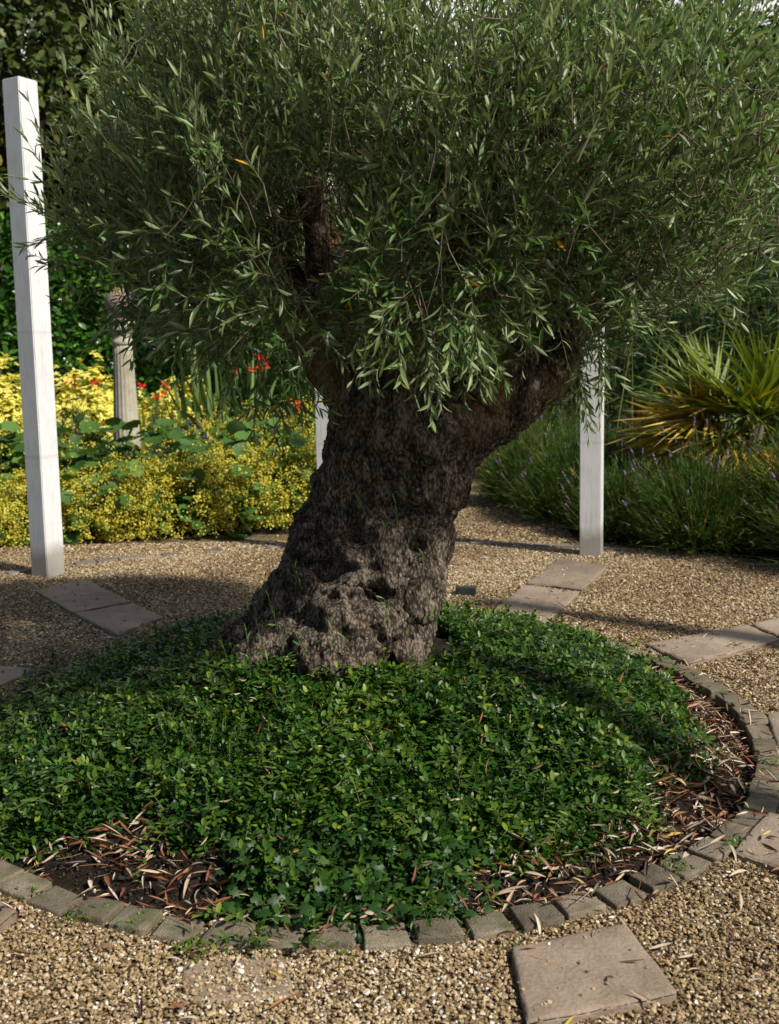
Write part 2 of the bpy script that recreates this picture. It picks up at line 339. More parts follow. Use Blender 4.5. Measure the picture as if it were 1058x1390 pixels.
# right-hand bed: starts just outside the edging ring
b = Bag(); n_a, n_r = 70, 16
V = []
for i in range(n_a):
    az = -12+ (76+12)*i/(n_a-1)
    for j in range(n_r):
        r = 2.76+ j*.45
        p = pol(r, az); V.append((max(p[0], 1.0) if az > 60 else p[0], p[1], .012 if j == 0 else .03+.012*math.sin(i*1.3+j*2)))
F = [(i*n_r+j, i*n_r+j+1, (i+1)*n_r+j+1, (i+1)*n_r+j) for i in range(n_a-1) for j in range(n_r-1)]
b.add(V, F); tag(b.obj('lavender_bed', M_SOIL), kind='structure')

# ---------------------------------------------------------------- mound of soil inside the kerb
def mz(x, y):
    x = np.asarray(x, float); y = np.asarray(y, float)
    r = np.hypot(x-CX, y-CY)
    h = .226*np.clip(1-(r/1.0)**1.7, 0, 1)**.9
    P = np.stack([x*4, y*4, np.zeros_like(x)], -1)
    return h-.018+.012*smooth_noise(P, 3)*np.clip((1.03-r)*4, 0, 1)
rs = np.linspace(0, R_IN+.02, 60); V = []; F = []
na = 160
for r in rs:
    for k in range(na):
        a = 2*PI*k/na; x, y = CX+r*math.cos(a), CY+r*math.sin(a); V.append((x, y, 0))
V = np.array(V); V[:, 2] = mz(V[:, 0], V[:, 1])
V[:, 2] += .006*np.array([mnoise.noise((v[0]*40, v[1]*40, 0)) for v in V])
for i in range(len(rs)-1):
    for k in range(na): F.append((i*na+k, i*na+(k+1) % na, (i+1)*na+(k+1) % na, (i+1)*na+k))
b = Bag(); b.add(V, F); tag(b.obj('soil_mound', M_SOIL), kind='structure')

# ---------------------------------------------------------------- stone setts round the bed
def rough_block(quad, z0, z1, bev, jit, seed, cuts=4):
    """irregular bevelled stone on a 4-corner footprint, one mesh"""
    g = random.Random(seed)
    bm = bmesh.new()
    lo = [bm.verts.new((p[0], p[1], z0)) for p in quad]; hi = [bm.verts.new((p[0], p[1], z1+g.uniform(-jit, jit)*.6)) for p in quad]
    bm.faces.new(lo[::-1]); bm.faces.new(hi)
    for i in range(4): bm.faces.new((lo[i], lo[(i+1) % 4], hi[(i+1) % 4], hi[i]))
    bmesh.ops.recalc_face_normals(bm, faces=bm.faces)
    bmesh.ops.subdivide_edges(bm, edges=bm.edges[:], cuts=cuts, use_grid_fill=True)
    ed = [e for e in bm.edges if len(e.link_faces) == 2 and e.link_faces[0].normal.angle(e.link_faces[1].normal) > .8]
    bmesh.ops.bevel(bm, geom=ed, offset=bev, segments=2, affect='EDGES', profile=.6)
    for v in bm.verts:
        n = Vector((mnoise.noise(v.co*22+Vector((seed*3.1, 0, 0))), mnoise.noise(v.co*22+Vector((0, seed*2.3, 7))), mnoise.noise(v.co*22+Vector((5, 0, seed)))))
        v.co += n*jit
    return bm
def bm_obj(bm, name, mat, origin, parent=None, smooth=True):
    me = bpy.data.meshes.new(name); bm.transform(Matrix.Translation(-Vector(origin))); bm.to_mesh(me); bm.free()
    me.materials.append(mat)
    if smooth:
        for p in me.polygons: p.use_smooth = True
    o = bpy.data.objects.new(name, me)
    if parent is None: o.location = origin
    return link(o, parent)

SPOKE0, DSP = 127.5, 32.727
spokes = [SPOKE0-DSP*i for i in range(11)]
ORD = ['first', 'second', 'third', 'fourth', 'fifth', 'sixth', 'seventh', 'eighth', 'ninth', 'tenth', 'eleventh', 'twelfth', 'thirteenth', 'fourteenth', 'fifteenth', 'sixteenth']
NS = 74
marks = [(62, 'flagstone before the lavender post'), (30.5, 'flagstone crossed by a shadow edge'), (-1, 'flagstone cut by the picture edge'),
         (-38, 'buff flagstone meeting the kerb'), (-69.5, 'broad front flagstone'), (-104, 'half sunk front flagstone'),
         (-128, 'pale flagstone corner')]
counts = {}
for k in range(NS):
    az = 60 - 360*k/NS
    a = az if az > -180 else az+360
    g = random.Random(100+k)
    w = 2*PI*1.067/NS*.5; gap = g.uniform(.009, .014) if -60 < a < 60 else g.uniform(.010, .018)
    dz = .016+g.uniform(-.004, .004); dr = g.uniform(-.006, .006)
    q = []
    for (s, r) in ((-1, R_IN), (1, R_IN), (1, R_OUT), (-1, R_OUT)):
        p = pol(r+dr+g.uniform(-.004, .004), a); t = np.array([-math.sin(math.radians(a)), math.cos(math.radians(a)), 0])
        q.append(p+t*s*(w*(r/1.067)-gap*.5+g.uniform(-.003, .003)))
    bm = rough_block(q, -.09, dz, .004, .0026, k)
    o = bm_obj(bm, 'stone_sett', M_SETT, tuple(pol(1.067, a)))
    if -134 < a <= 62:
        m = [x for x in marks if x[0] >= a-1.5][-1]; i = counts.get(m[1], 0); counts[m[1]] = i+1
        lab = f'grey stone sett in the kerb, {ORD[i]} clockwise from the {m[1]}'
    else:
        lab = 'worn stone sett of the kerb on the side hidden by the mound'
    tag(o, lab, 'paving sett', 'stone setts edging the round bed')

# thin edging stones laid end to end in the gravel round the terrace
for k in range(64):
    az = 3+ (150-3)*k/63
    g = random.Random(900+k)
    if g.random() < .08: continue
    hw = 2.69*math.radians(147/63)*.5*.93
    t = np.array([-math.sin(math.radians(az)), math.cos(math.radians(az)), 0]); n = np.array([t[1], -t[0], 0])
    c = pol(2.69+g.uniform(-.006, .006), az)
    q = [c-t*hw-n*.028, c-t*hw+n*.028, c+t*hw+n*.028, c+t*hw-n*.028]
    q = [q[0], q[1], q[2], q[3]]
    bm = rough_block(q, -.03, .016+g.uniform(-.006, .006), .004, .003, 300+k, 3)
    o = bm_obj(bm, 'edging_stone', M_STRIP, tuple(c))
    tag(o, 'thin grey edging stone sunk in the gravel in the ring outside the posts', 'edging stone', 'edging stones of the outer ring')

# ---------------------------------------------------------------- flagstones on the spokes
FLAGS = []
def flag(quad, label, seed, z1=.022):
    q = [np.asarray(p, float) for p in quad]; c = sum(q)/4
    FLAGS.append([(p[0], p[1]) for p in q])
    bm = rough_block(q, -.02, z1, .006, .0042, seed, 9)
    tag(bm_obj(bm, 'flagstone', M_FLAG, (c[0], c[1], 0)), label, 'paving slab', 'flagstones on the spokes')
def P0(x, y): return at_z(x, y, .022)
flag([P0(46.8, 800.8), P0(98.5, 831.5), P0(177.2, 816.4), P0(114.8, 785)], 'grey flagstone at the foot of the tall white post on the gravel', 1)
flag([P0(101, 833), P0(158.8, 861), P0(222, 836), P0(180.5, 817.6)], 'grey flagstone half under the periwinkle, next to the one at the tall post', 2)
flag([P0(716, 790), P0(791.4, 799.5), P0(828, 766.6), P0(758.8, 757.5)], 'sandstone flagstone in front of the white post among lavender', 3)
flag([P0(672, 825), P0(739, 847), P0(788, 803.5), P0(713.4, 792)], 'sandstone flagstone with a dark shadow streak, touching the periwinkle', 4)
flag([P0(877, 873), P0(935.8, 900), P0(1060, 868), P0(1016, 848)], 'pinkish brown flagstone beside the kerb, crossed by a straight shadow edge', 5)
flag([P0(1021, 847), P0(1065, 866), P0(1168, 838), P0(1124, 823)], 'flagstone beyond the pinkish brown one, cut by the picture edge', 6)
def radial_flag(az, r0, r1, w, label, seed, skew=0):
    a = math.radians(az); d = np.array([math.cos(a), math.sin(a), 0]); t = np.array([-d[1], d[0], 0])
    flag([C0+d*r0-t*w, C0+d*r1-t*w, C0+d*r1+t*w, C0+d*r0+t*w], label, seed)
flag([P0(1041, 966), P0(1055, 1008), P0(1190, 1012), P0(1150, 965)], 'flagstone next to the kerb whose edge only just shows, beside littered gravel', 7)
flag([P0(994.5, 1153.5), P0(1043, 1101), P0(1200, 1130), P0(1160, 1215)], 'buff flagstone that meets the sett kerb at the lower right of the bed', 8)
flag([P0(694, 1284), P0(850, 1251), P0(922, 1345), P0(716, 1388)], 'broad brown flagstone below the kerb at the front of the bed', 9)
flag([P0(250, 1296), P0(392, 1291), P0(398, 1345), P0(243, 1350)], 'flagstone sunk in the gravel under the front of the kerb', 10, .0105); FLAGS.pop()
flag([P0(24, 1235), P0(-75, 1170), P0(-200, 1240), P0(-80, 1312)], 'pale flagstone corner in the gravel beyond the mossy setts', 11)
radial_flag(162, 1.16, 1.62, .14, 'grey flagstone at the left edge, beside the periwinkle', 12)

# ---------------------------------------------------------------- gravel stones
def in_quads(X, Y):
    m = np.zeros(len(X), bool)
    for q in FLAGS:
        s = []
        for i in range(4):
            (x0, y0), (x1, y1) = q[i], q[(i+1) % 4]
            s.append((x1-x0)*(Y-y0)-(y1-y0)*(X-x0))
        s = np.array(s); m |= (s > -.0015).all(0) | (s < .0015).all(0)
    return m
phi = (1+5**.5)/2
ICO = nrm(np.array([(-1, phi, 0), (1, phi, 0), (-1, -phi, 0), (1, -phi, 0), (0, -1, phi), (0, 1, phi), (0, -1, -phi), (0, 1, -phi), (phi, 0, -1), (phi, 0, 1), (-phi, 0, -1), (-phi, 0, 1)], float))
ICOF = [(0, 11, 5), (0, 5, 1), (0, 1, 7), (0, 7, 10), (0, 10, 11), (1, 5, 9), (5, 11, 4), (11, 10, 2), (10, 7, 6), (7, 1, 8), (3, 9, 4), (3, 4, 2), (3, 2, 6), (3, 6, 8), (3, 8, 9), (4, 9, 5), (2, 4, 11), (6, 2, 10), (8, 6, 7), (9, 8, 1)]
def rot_rand(n): return frames(rdir(n), rdir(n))
bag = Bag()
def pebbles(y0, y1, dens, s0, s1, jz):
    w = lambda y: .40*y+.35
    xm = w(y1); n = int(dens*2*xm*(y1-y0))
    X = U(-xm, xm, n); Y = U(y0, y1, n)
    r = np.hypot(X-CX, Y-CY)
    k = (np.abs(X) < w(Y)) & (r > 1.04) & ((r < 3.4) | ((Y > 5.5) & (X > -.4) & (X < 1.05)))
    ang_ = np.degrees(np.arctan2(Y-CY, X-CX)); k &= ~((r < 1.108) & (rng.random(n) > np.where((ang_ > -62) & (ang_ < 75), .05, .4)))
    k &= ~((Y > 5.55) & (X < -.4))
    X, Y = X[k], Y[k]; k = ~(in_quads(X, Y) & (rng.random(len(X)) > .012)); X, Y = X[k], Y[k]; n = len(X)
    s = U(s0, s1, n)*.5*np.where(rng.random(n) < .06, 1.5, 1)
    sc = np.stack([s*U(.8, 1.5, n), s*U(.7, 1.1, n), s*U(.45, .8, n)], -1)
    yaw = U(0, 6.28, n); tilt = rng.normal(0, .35, (n, 2))
    up = nrm(np.stack([tilt[:, 0], tilt[:, 1], np.ones(n)], -1)); d = np.stack([np.cos(yaw), np.sin(yaw), np.zeros(n)], -1)
    R = frames(d - up*np.sum(d*up, -1, keepdims=True), up)
    pos = np.stack([X, Y, .006+s*.35+U(0, jz, n)], -1); pos[:, 2] = np.where(in_quads(X, Y), .022+s*.3, pos[:, 2])
    rr = np.hypot(X-CX, Y-CY); pos[:, 2] -= np.where(rr < 1.11, .008, 0)
    Pn = np.stack([X*1.3, Y*1.3, X*0], -1)
    rv = np.clip(.5+.23*rng.normal(size=n)+.13*smooth_noise(Pn*1.6, 9), 0, 1)
    rv = np.where(rng.random(n) < .05, U(.9, 1, n), rv)
    T = ICO*(1+.22*rng.normal(size=(12, 1)))
    bag.inst(T, ICOF, pos, R, sc, rv)
pebbles(1.2, 2.3, 42000, .0036, .007, .005); pebbles(2.3, 3.6, 25000, .005, .0085, .006)
pebbles(3.6, 5.3, 18000, .006, .0098, .006); pebbles(5.3, 7.9, 9000, .008, .013, .006)
tag(bag.obj('gravel', M_PEB, smooth=False), kind='stuff')
bag = Bag(); n = 9000; a = np.radians(U(-150, 40, n)); r = U(.74, 1.03, n); X = CX+r*np.cos(a); Y = CY+r*np.sin(a); s = U(.0015, .006, n)*U(.5, 1.2, n)
bag.inst(ICO*(1+.2*rng.normal(size=(12, 1))), ICOF, np.stack([X, Y, mz(X, Y)+s*.3], -1), rot_rand(n), np.stack([s, s*.8, s*.7], -1), np.where(rng.random(n) < .035, U(.8, 1, n), U(0, .12, n)))
tag(bag.obj('soil_crumbs', rnd_mat('soil crumb', [(0, (.01, .008, .006)), (.15, (.06, .045, .032)), (.8, (.35, .30, .24)), (1, (.6, .57, .52))], .95), smooth=False), kind='stuff')

# ---------------------------------------------------------------- periwinkle ground cover, ivy, litter
bound_px = [(1000, 930, 0), (880, 900, 0), (942, 985, 0), (896, 1055, 0), (858, 1110, 0), (795, 1135, 0), (715, 1150, 0), (640, 1180, 0), (615, 1235, 0), (520, 1255, 0), (400, 1248, 0), (340, 1228, 0), (300, 1170, 0), (200, 1118, 0), (60, 1128, 0), (0, 1118, 0)]
bz = []
for (px, py, _) in bound_px[1:]:
    p = at_z(px, py, .05); bz.append((math.degrees(math.atan2(p[1]-CY, p[0]-CX)), math.hypot(p[0]-CX, p[1]-CY)))
bz += [(30, .96), (60, 1.01), (90, 1.0), (120, 1.03), (150, 1.08), (175, 1.12), (-172, 1.08)]
bz.sort(); baz = np.array([a for a, r in bz]); brr = np.array([r for a, r in bz])
def rmax(az): return np.interp(az, np.r_[baz-360, baz, baz+360], np.r_[brr, brr, brr])
def cover_points(n, edge=.0, pw=.5):
    r = 1.15*np.sqrt(rng.random(n)); a = U(-180, 180, n)
    X = CX+r*np.cos(np.radians(a)); Y = CY+r*np.sin(np.radians(a))
    k = (r < rmax(a)+edge+.05*smooth_noise(np.stack([X*9, Y*9, X*0], -1), 5)+.03*rng.normal(size=n)) & (np.hypot((X+.13)/.33, (Y-2.76)/.24) > 1)
    return X[k], Y[k], a[k]
def cover_top(X, Y):
    return .042+.018*smooth_noise(np.stack([X*7, Y*7, X*0], -1), 8)+.012*smooth_noise(np.stack([X*19, Y*19, X*0], -1), 18)
def is_ivy(X, Y):
    p = at_z(480, 1190, .05); return np.hypot((X-p[0])/.32, (Y-p[1])/.11)+.15*smooth_noise(np.stack([X*12, Y*12, X*0], -1), 2) < 1
bag = Bag()
vt, vf = leaf_tpl(.46, .12, .10, ((0, .15), (.25, .85), (.52, 1.), (.8, .66)))
X, Y, A = cover_points(230000); 
r = np.hypot(X-CX, Y-CY); edgef = np.clip((rmax(A)+.02-r)/.12, .15, 1)
u = 1-rng.random(len(X))**1.6*1.0
Z = mz(X, Y)+np.maximum(cover_top(X, Y), .02)*edgef*u+.006
keep = ~(is_ivy(X, Y) & (rng.random(len(X)) < .5)); X, Y, Z = X[keep], Y[keep], Z[keep]; n = len(X)
yaw = U(0, 2*PI, n); el = np.clip(rng.normal(.35, .4, n), -.6, 1.3)
D = np.stack([np.cos(yaw)*np.cos(el), np.sin(yaw)*np.cos(el), np.sin(el)], -1)
up = nrm(np.array([0, 0, 1.])+.35*rng.normal(size=(n, 3)))
rv = np.clip(.42+.23*rng.normal(size=n)+.17*smooth_noise(np.stack([X*6, Y*6, X*0], -1), 31), 0, .97); rv = np.where(rng.random(n) < .004, U(.985, 1, n), rv)
bag.inst(vt, vf, np.stack([X, Y, Z], -1), frames(D, up), U(.0105, .0215, n)*np.where(rng.random(n) < .03, 1.4, 1), rv)
# upright leafy shoots standing above the carpet
Xs, Ys, As = cover_points(1900, -.03); n = len(Xs)
B = np.stack([Xs, Ys, mz(Xs, Ys)+.02], -1); D = nrm(np.stack([rng.normal(0, .45, n), rng.normal(0, .45, n), np.ones(n)], -1)); L = U(.035, .075, n)
t = np.linspace(0, 1, 4); P = B[:, None]+D[:, None]*(L[:, None]*t)[..., None]
tubes(bag, P, .0011, .0007, U(0, 1, n), 1, 3)
for j, tt in enumerate((.45, .62, .78, .9, 1.)):
    ax = nrm(np.cross(D, np.array([math.cos(j*1.57), math.sin(j*1.57), .1])))
    for sgn in (1, -1):
        dd = nrm(D*(.5+.25*j/4)+ax*sgn+.2*rng.normal(size=(n, 3)))
        bag.inst(vt, vf, B+D*(L*tt)[:, None], frames(dd, D+.2*rng.normal(size=(n, 3))), U(.014, .026, n)*(1.1-.25*tt), np.clip(.55+.2*rng.normal(size=n)+.12*j/4, 0, .97))
Xs, Ys, As = cover_points(420); n = len(Xs); B = np.stack([Xs, Ys, mz(Xs, Ys)+cover_top(Xs, Ys)], -1); yw = U(0, 6.28, n); ou = np.stack([np.cos(yw), np.sin(yw), U(.2, .9, n)], -1); L = U(.08, .17, n)
def tr_pt(t): 
    p = B+nrm(ou)*(L*t)[:, None]; p[:, 2] -= .5*L*t*t; return p
tubes(bag, np.stack([tr_pt(t) for t in np.linspace(0, 1, 5)], 1), .0011, .0007, U(.3, 1, n), 1, 3)
for t in np.linspace(.15, 1, 7):
    for sg in (1, -1):
        sd = nrm(np.cross(ou, [0, 0, 1.]))*sg; bag.inst(vt, vf, tr_pt(t), frames(sd+.5*nrm(ou)+.25*rng.normal(size=(n, 3)), np.array([0, 0, 1.])+.2*rng.normal(size=(n, 3))), U(.014, .024, n)*(1.15-.4*t), np.clip(.6+.15*rng.normal(size=n)+.25*t, 0, .98))
tag(bag.obj('periwinkle_ground_cover', [M_VINCA, M_STEM]), kind='stuff')

def ivy_tpl():
    pts = [(0, 0), (.30, -.12), (.52, .12), (.34, .30), (.52, .62), (.22, .56), (0, 1.0), (-.22, .56), (-.52, .62), (-.34, .30), (-.52, .12), (-.30, -.12)]
    V = [(0, .3, .04)]+[(x, y, -.12*abs(x)-.08*y*y) for x, y in pts]
    return np.array(V, float), [(0, i+1, (i+1) % 12+1) for i in range(12)]
it, itf = ivy_tpl(); bag = Bag()
X, Y, A = cover_points(60000, .03); k = is_ivy(X, Y) & (rng.random(len(X)) < .38); X, Y = X[k], Y[k]
X2, Y2, _ = cover_points(500); X = np.r_[X, X2]; Y = np.r_[Y, Y2]; n = len(X)
Z = mz(X, Y)+np.maximum(cover_top(X, Y), .02)*(1.08-.8*rng.random(n)**1.5)+.006
yaw = rng.normal(-PI/2, 1.3, n); el = rng.normal(-.35, .3, n)
D = np.stack([np.cos(yaw)*np.cos(el), np.sin(yaw)*np.cos(el), np.sin(el)], -1)
bag.inst(it, itf, np.stack([X, Y, Z], -1), frames(D, nrm(np.array([0, -.5, 1.])+.3*rng.normal(size=(n, 3)))), U(.013, .026, n), np.clip(.45+.25*rng.normal(size=n), 0, 1))
tag(bag.obj('ivy_ground_cover', M_IVY), kind='stuff')

# dead leaves
bag = Bag()
dt, df = leaf_tpl(.14, .3, .6); dt2, df2 = leaf_tpl(.13, -.25, .8); dt3, df3 = leaf_tpl(.34, .3, .5)
def litter(n, f, zoff=.004, s0=.012, s1=.054, stack=.012):
    X, Y = f(n); n = len(X)
    rr = np.hypot(X-CX, Y-CY)
    Z = np.where(rr < 1.03, mz(X, Y), np.where(rr < 1.1, .022, .012))+zoff+U(0, stack, n)
    yaw = U(0, 2*PI, n); el = rng.normal(.05, .18, n)
    D = np.stack([np.cos(yaw)*np.cos(el), np.sin(yaw)*np.cos(el), np.sin(el)], -1)
    up = nrm(np.array([0, 0, 1.])+.45*rng.normal(size=(n, 3)))
    R = frames(D, up); sc = U(s0, s1, n); pos = np.stack([X, Y, Z], -1); rv = rng.random(n)
    ch = rng.random(n)
    tw_ = rng.random(n) < .12; k = tw_; tubes(bag, np.stack([pos[k], pos[k]+D[k]*(sc[k]*.6)[:, None]+rng.normal(0, .002, (k.sum(), 3)), pos[k]+D[k]*(sc[k]*1.2)[:, None]], 1), .0011, .0007, U(0, .75, k.sum()), 0, 3); ch[tw_] = 5
    for lo, hi, T, F in ((0, .45, dt, df), (.45, .85, dt2, df2), (.85, 1.01, dt3, df3)):
        k = (ch >= lo) & (ch < hi); s = sc[k]*(1 if hi < 1 else .6)
        bag.inst(T, F, pos[k], R[k], s, rv[k])
def ring_pts(a0, a1, r0, r1, p=1.):
    def f(n):
        a = np.radians(U(a0, a1, n)); r = r0+(r1-r0)*rng.random(n)**p
        return CX+r*np.cos(a), CY+r*np.sin(a)
    return f
def under(f, keep=.12):
    def g(n):
        X, Y = f(n); r = np.hypot(X-CX, Y-CY); a = np.degrees(np.arctan2(Y-CY, X-CX))
        k = (r > rmax(a)-.03) | (rng.random(n) < keep); return X[k], Y[k]
    return g
litter(3400, under(ring_pts(-82, 30, .66, 1.03, .8), .03), stack=.02)
litter(380, under(ring_pts(-142, -95, .78, 1.03, .8), .02), stack=.012)
litter(80, under(ring_pts(-135, -108, .80, .93), .02), stack=.012, s0=.03, s1=.06)
litter(240, ring_pts(-110, -75, .97, 1.035))
litter(420, ring_pts(-75, 45, 1.03, 1.55, 1.6), stack=.006, s0=.02, s1=.05)
litter(60, ring_pts(-140, -80, 1.05, 1.4, 1.5), stack=.006, s0=.02, s1=.045)
litter(200, ring_pts(25, 65, 1.08, 1.5, 1.4), stack=.006)
def on_cover(n):
    X, Y, A = cover_points(n*2); return X[:n], Y[:n]
X, Y = on_cover(620); 
pos = np.stack([X, Y, mz(X, Y)+cover_top(X, Y)+.006], -1); n = len(X)
D = nrm(np.stack([rng.normal(size=n), rng.normal(size=n), rng.normal(0, .5, n)], -1))
bag.inst(dt, df, pos, frames(D, rdir(n)), U(.02, .038, n)*np.array([1]), U(.1, .75, n))
tag(bag.obj('fallen_leaves', M_DEAD), kind='stuff')

# small weeds and moss in the joints and gravel
bag = Bag()
wp = [(255, 1285, 60), (100, 1248, 40), (345, 1285, 40), (920, 1177, 50), (1045, 1035, 40), (1000, 1150, 50), (130, 1240, 30), (700, 1285, 30), (180, 1255, 25), (590, 1245, 25), (740, 848, 25), (800, 870, 20), (45, 1215, 20), (870, 872, 20)]
for px, py, c in wp:
    p = at_z(px, py, .012); n = c
    pos = p+np.stack([rng.normal(0, .015, n), rng.normal(0, .015, n), U(0, .008, n)], -1)
    D = nrm(np.stack([rng.normal(size=n), rng.normal(size=n), np.abs(rng.normal(size=n))*.6], -1))
    bag.inst(vt, vf, pos, frames(D, np.array([0, 0, 1.])+.2*rng.normal(size=(n, 3))), U(.006, .011, n), U(.6, .97, n))
tag(bag.obj('weeds', M_VINCA), kind='stuff')

# ---------------------------------------------------------------- the olive tree
tree = thing('olive_tree', (CX-.02, 2.74, .18), 'old olive tree with gnarled trunk and wide silvery green crown on the periwinkle mound', 'tree')
YT = 2.74
def tube_bm(bm, pts, sides=28, sq=.9):
    """pts: (centre, rx, ry)"""
    ring = []
    for i, (c, rx, ry) in enumerate(pts):
        c = np.asarray(c, float)
        a = np.asarray(pts[max(i-1, 0)][0], float); b_ = np.asarray(pts[min(i+1, len(pts)-1)][0], float)
        T = nrm(b_-a); s = np.array([1., 0, 0])-T*T[0]
        if np.linalg.norm(s) < .3: s = np.array([0, 0, -1.])-T*-T[2]
        s = nrm(s); n = np.cross(T, s)
        ring.append([bm.verts.new(c+s*rx*math.cos(2*PI*k/sides)+n*ry*math.sin(2*PI*k/sides)) for k in range(sides)])
    for i in range(len(ring)-1):
        for k in range(sides): bm.faces.new((ring[i][k], ring[i][(k+1) % sides], ring[i+1][(k+1) % sides], ring[i+1][k]))
    bm.faces.new(ring[0][::-1]); bm.faces.new(ring[-1])
def px_path(lst, y0=YT):
    """(px, py, half width px, depth offset) -> tube points"""
    out = []
    for px, py, hw, dy in lst:
        y = y0+dy; out.append((at_y(px, py, y), hw*y/FPX, hw*y/FPX*.92))
    return out
bm = bmesh.new()
sil = [(980, 285, 640), (930, 292, 618), (900, 306, 600), (870, 322, 594), (840, 344, 590), (800, 372, 601), (760, 386, 615), (720, 401, 621), (690, 411, 619), (660, 420, 631), (640, 428, 646), (620, 436, 650), (600, 439, 655), (580, 440, 664), (560, 446, 676), (535, 452, 680)]
tp = []
for py, xl, xr in sil:
    c = at_y((xl+xr)/2, py, YT); w = (xr-xl)/2*YT/FPX
    tp.append((c, w*(.895 if py < 830 else .93), w*.80))
tube_bm(bm, tp, 40)
limbs = [
    [(505, 575, 58, 0), (488, 530, 40, -.01), (452, 482, 48, 0), (430, 440, 36, .02), (436, 385, 22, 0), (432, 340, 17, -.02), (428, 300, 16, -.03), (424, 262, 19, -.04), (420, 248, 17, -.05)],
    [(590, 590, 66, 0), (645, 560, 52, 0), (690, 538, 42, .02), (735, 512, 35, .04), (765, 475, 28, .06), (782, 435, 21, .06), (806, 395, 14, .08), (850, 335, 10, .1)],
    [(660, 545, 36, -.04), (700, 500, 24, -.06), (722, 460, 17, -.07), (742, 415, 13, -.05), (770, 350, 10, 0), (790, 280, 7, .05)],
    [(555, 575, 60, .04), (545, 500, 48, .06), (560, 430, 34, .1), (590, 360, 22, .12), (620, 280, 15, .12), (640, 190, 9, .1)],
    [(520, 560, 55, .06), (500, 480, 40, .14), (470, 400, 24, .25), (440, 310, 15, .35), (400, 210, 9, .4)],
    [(455, 480, 26, .02), (425, 410, 13, .03), (385, 345, 9, .0), (330, 280, 7, -.03), (290, 225, 5, -.05)],
    [(440, 500, 20, .08), (395, 455, 10, .15), (368, 400, 6, .2), (362, 330, 5, .22), (350, 240, 4, .25)],
    [(560, 540, 40, -.08), (575, 470, 22, -.2), (600, 400, 15, -.3), (640, 320, 10, -.36), (690, 220, 7, -.4)],
    [(680, 540, 34, .1), (740, 470, 18, .2), (820, 400, 12, .3), (900, 340, 8, .36)],
    # root toes
    [(405, 865, 50, -.10), (345, 908, 36, -.14), (300, 935, 22, -.16), (270, 960, 10, -.15)],
    [(480, 840, 70, -.12), (450, 905, 48, -.22), (430, 960, 30, -.26)],
    [(545, 830, 32, -.10), (556, 885, 24, -.17), (566, 940, 18, -.2)],
    [(350, 865, 34, .0), (305, 893, 22, 0), (262, 918, 10, 0)],
    # burrs
    [(608, 652, 18, -.06), (620, 628, 24, -.06), (628, 603, 20, -.05)],
    [(470, 610, 20, -.10), (464, 650, 20, -.10), (452, 690, 16, -.10)],
    [(572, 722, 26, -.12), (568, 775, 22, -.12), (562, 830, 18, -.13)],
    [(560, 600, 36, -.14), (590, 585, 40, -.13), (625, 575, 30, -.10)],
]
for l in limbs: tube_bm(bm, px_path(l), 20)
me = bpy.data.meshes.new('trunk'); bm.to_mesh(me); bm.free()
tmp = link(bpy.data.objects.new('trunk_build', me))
md = tmp.modifiers.new('r', 'REMESH'); md.mode = 'VOXEL'; md.voxel_size = .0052
md = tmp.modifiers.new('s', 'SMOOTH'); md.factor = .6; md.iterations = 12
dg = bpy.context.evaluated_depsgraph_get(); me2 = bpy.data.meshes.new_from_object(tmp.evaluated_get(dg)); bpy.data.objects.remove(tmp)
nv = len(me2.vertices); co = np.empty(nv*3, np.float32); me2.vertices.foreach_get('co', co); co = co.reshape(-1, 3).astype(float)
nr = np.empty(nv*3, np.float32); me2.vertices.foreach_get('normal', nr); nr = nr.reshape(-1, 3).astype(float)
disp = np.empty(nv)
for i in range(nv):
    x, y, z = co[i]
    tw = x*math.cos(z*2)+y*math.sin(z*2)
    big = mnoise.noise((x*7, y*7, z*4))*.026
    ridge = (.5-abs(mnoise.noise((x*12+z*4, y*12, z*2.6))))*.042
    rid2 = (.4-abs(mnoise.noise((x*30+z*5, y*30+3, z*9))))*.014
    mid = mnoise.fractal((x*60, y*60, z*34), .7, 2.1, 4)*.0055
    fine = (mnoise.voronoi((x*85, y*85, z*45))[0][0]-.3)*-.009
    disp[i] = big+ridge+rid2+mid+fine
zz = co[:, 2]
amp = np.clip((1.05-zz)/.35, .18, 1)
co += nr*(disp*amp)[:, None]
# hollows in the wood
for px, py, rad, dep, dy in ((506, 806, .032, .07, -.2), (446, 778, .042, .085, -.17), (533, 688, .036, .05, -.2), (565, 745, .02, .035, -.2), (480, 730, .03, .03, -.2), (420, 835, .03, .04, -.2), (515, 868, .016, .03, -.25), (440, 745, .035, .035, -.17), (555, 868, .022, .03, -.25), (575, 690, .016, .02, -.15), (470, 870, .02, .02, -.25), (545, 640, .04, .02, -.2)):
    c = at_y(px, py, YT+dy); d = ray(px, py); d = d/np.linalg.norm(d)
    v = co-np.array([0, 0, H]); along = v@d; off = np.linalg.norm(v-along[:, None]*d, axis=1)
    k = np.exp(-(off/rad)**2*(1+.5*np.sin(co[:, 2]*90)))*(nr@d < .25)
    co += d*(k*dep)[:, None]
co -= np.array(tree.location)
me2.vertices.foreach_set('co', co.astype(np.float32).ravel()); me2.materials.clear(); me2.materials.append(M_BARK)
for p in me2.polygons: p.use_smooth = True
me2.update(); me2.name = 'trunk'
link(bpy.data.objects.new('trunk', me2), tree)

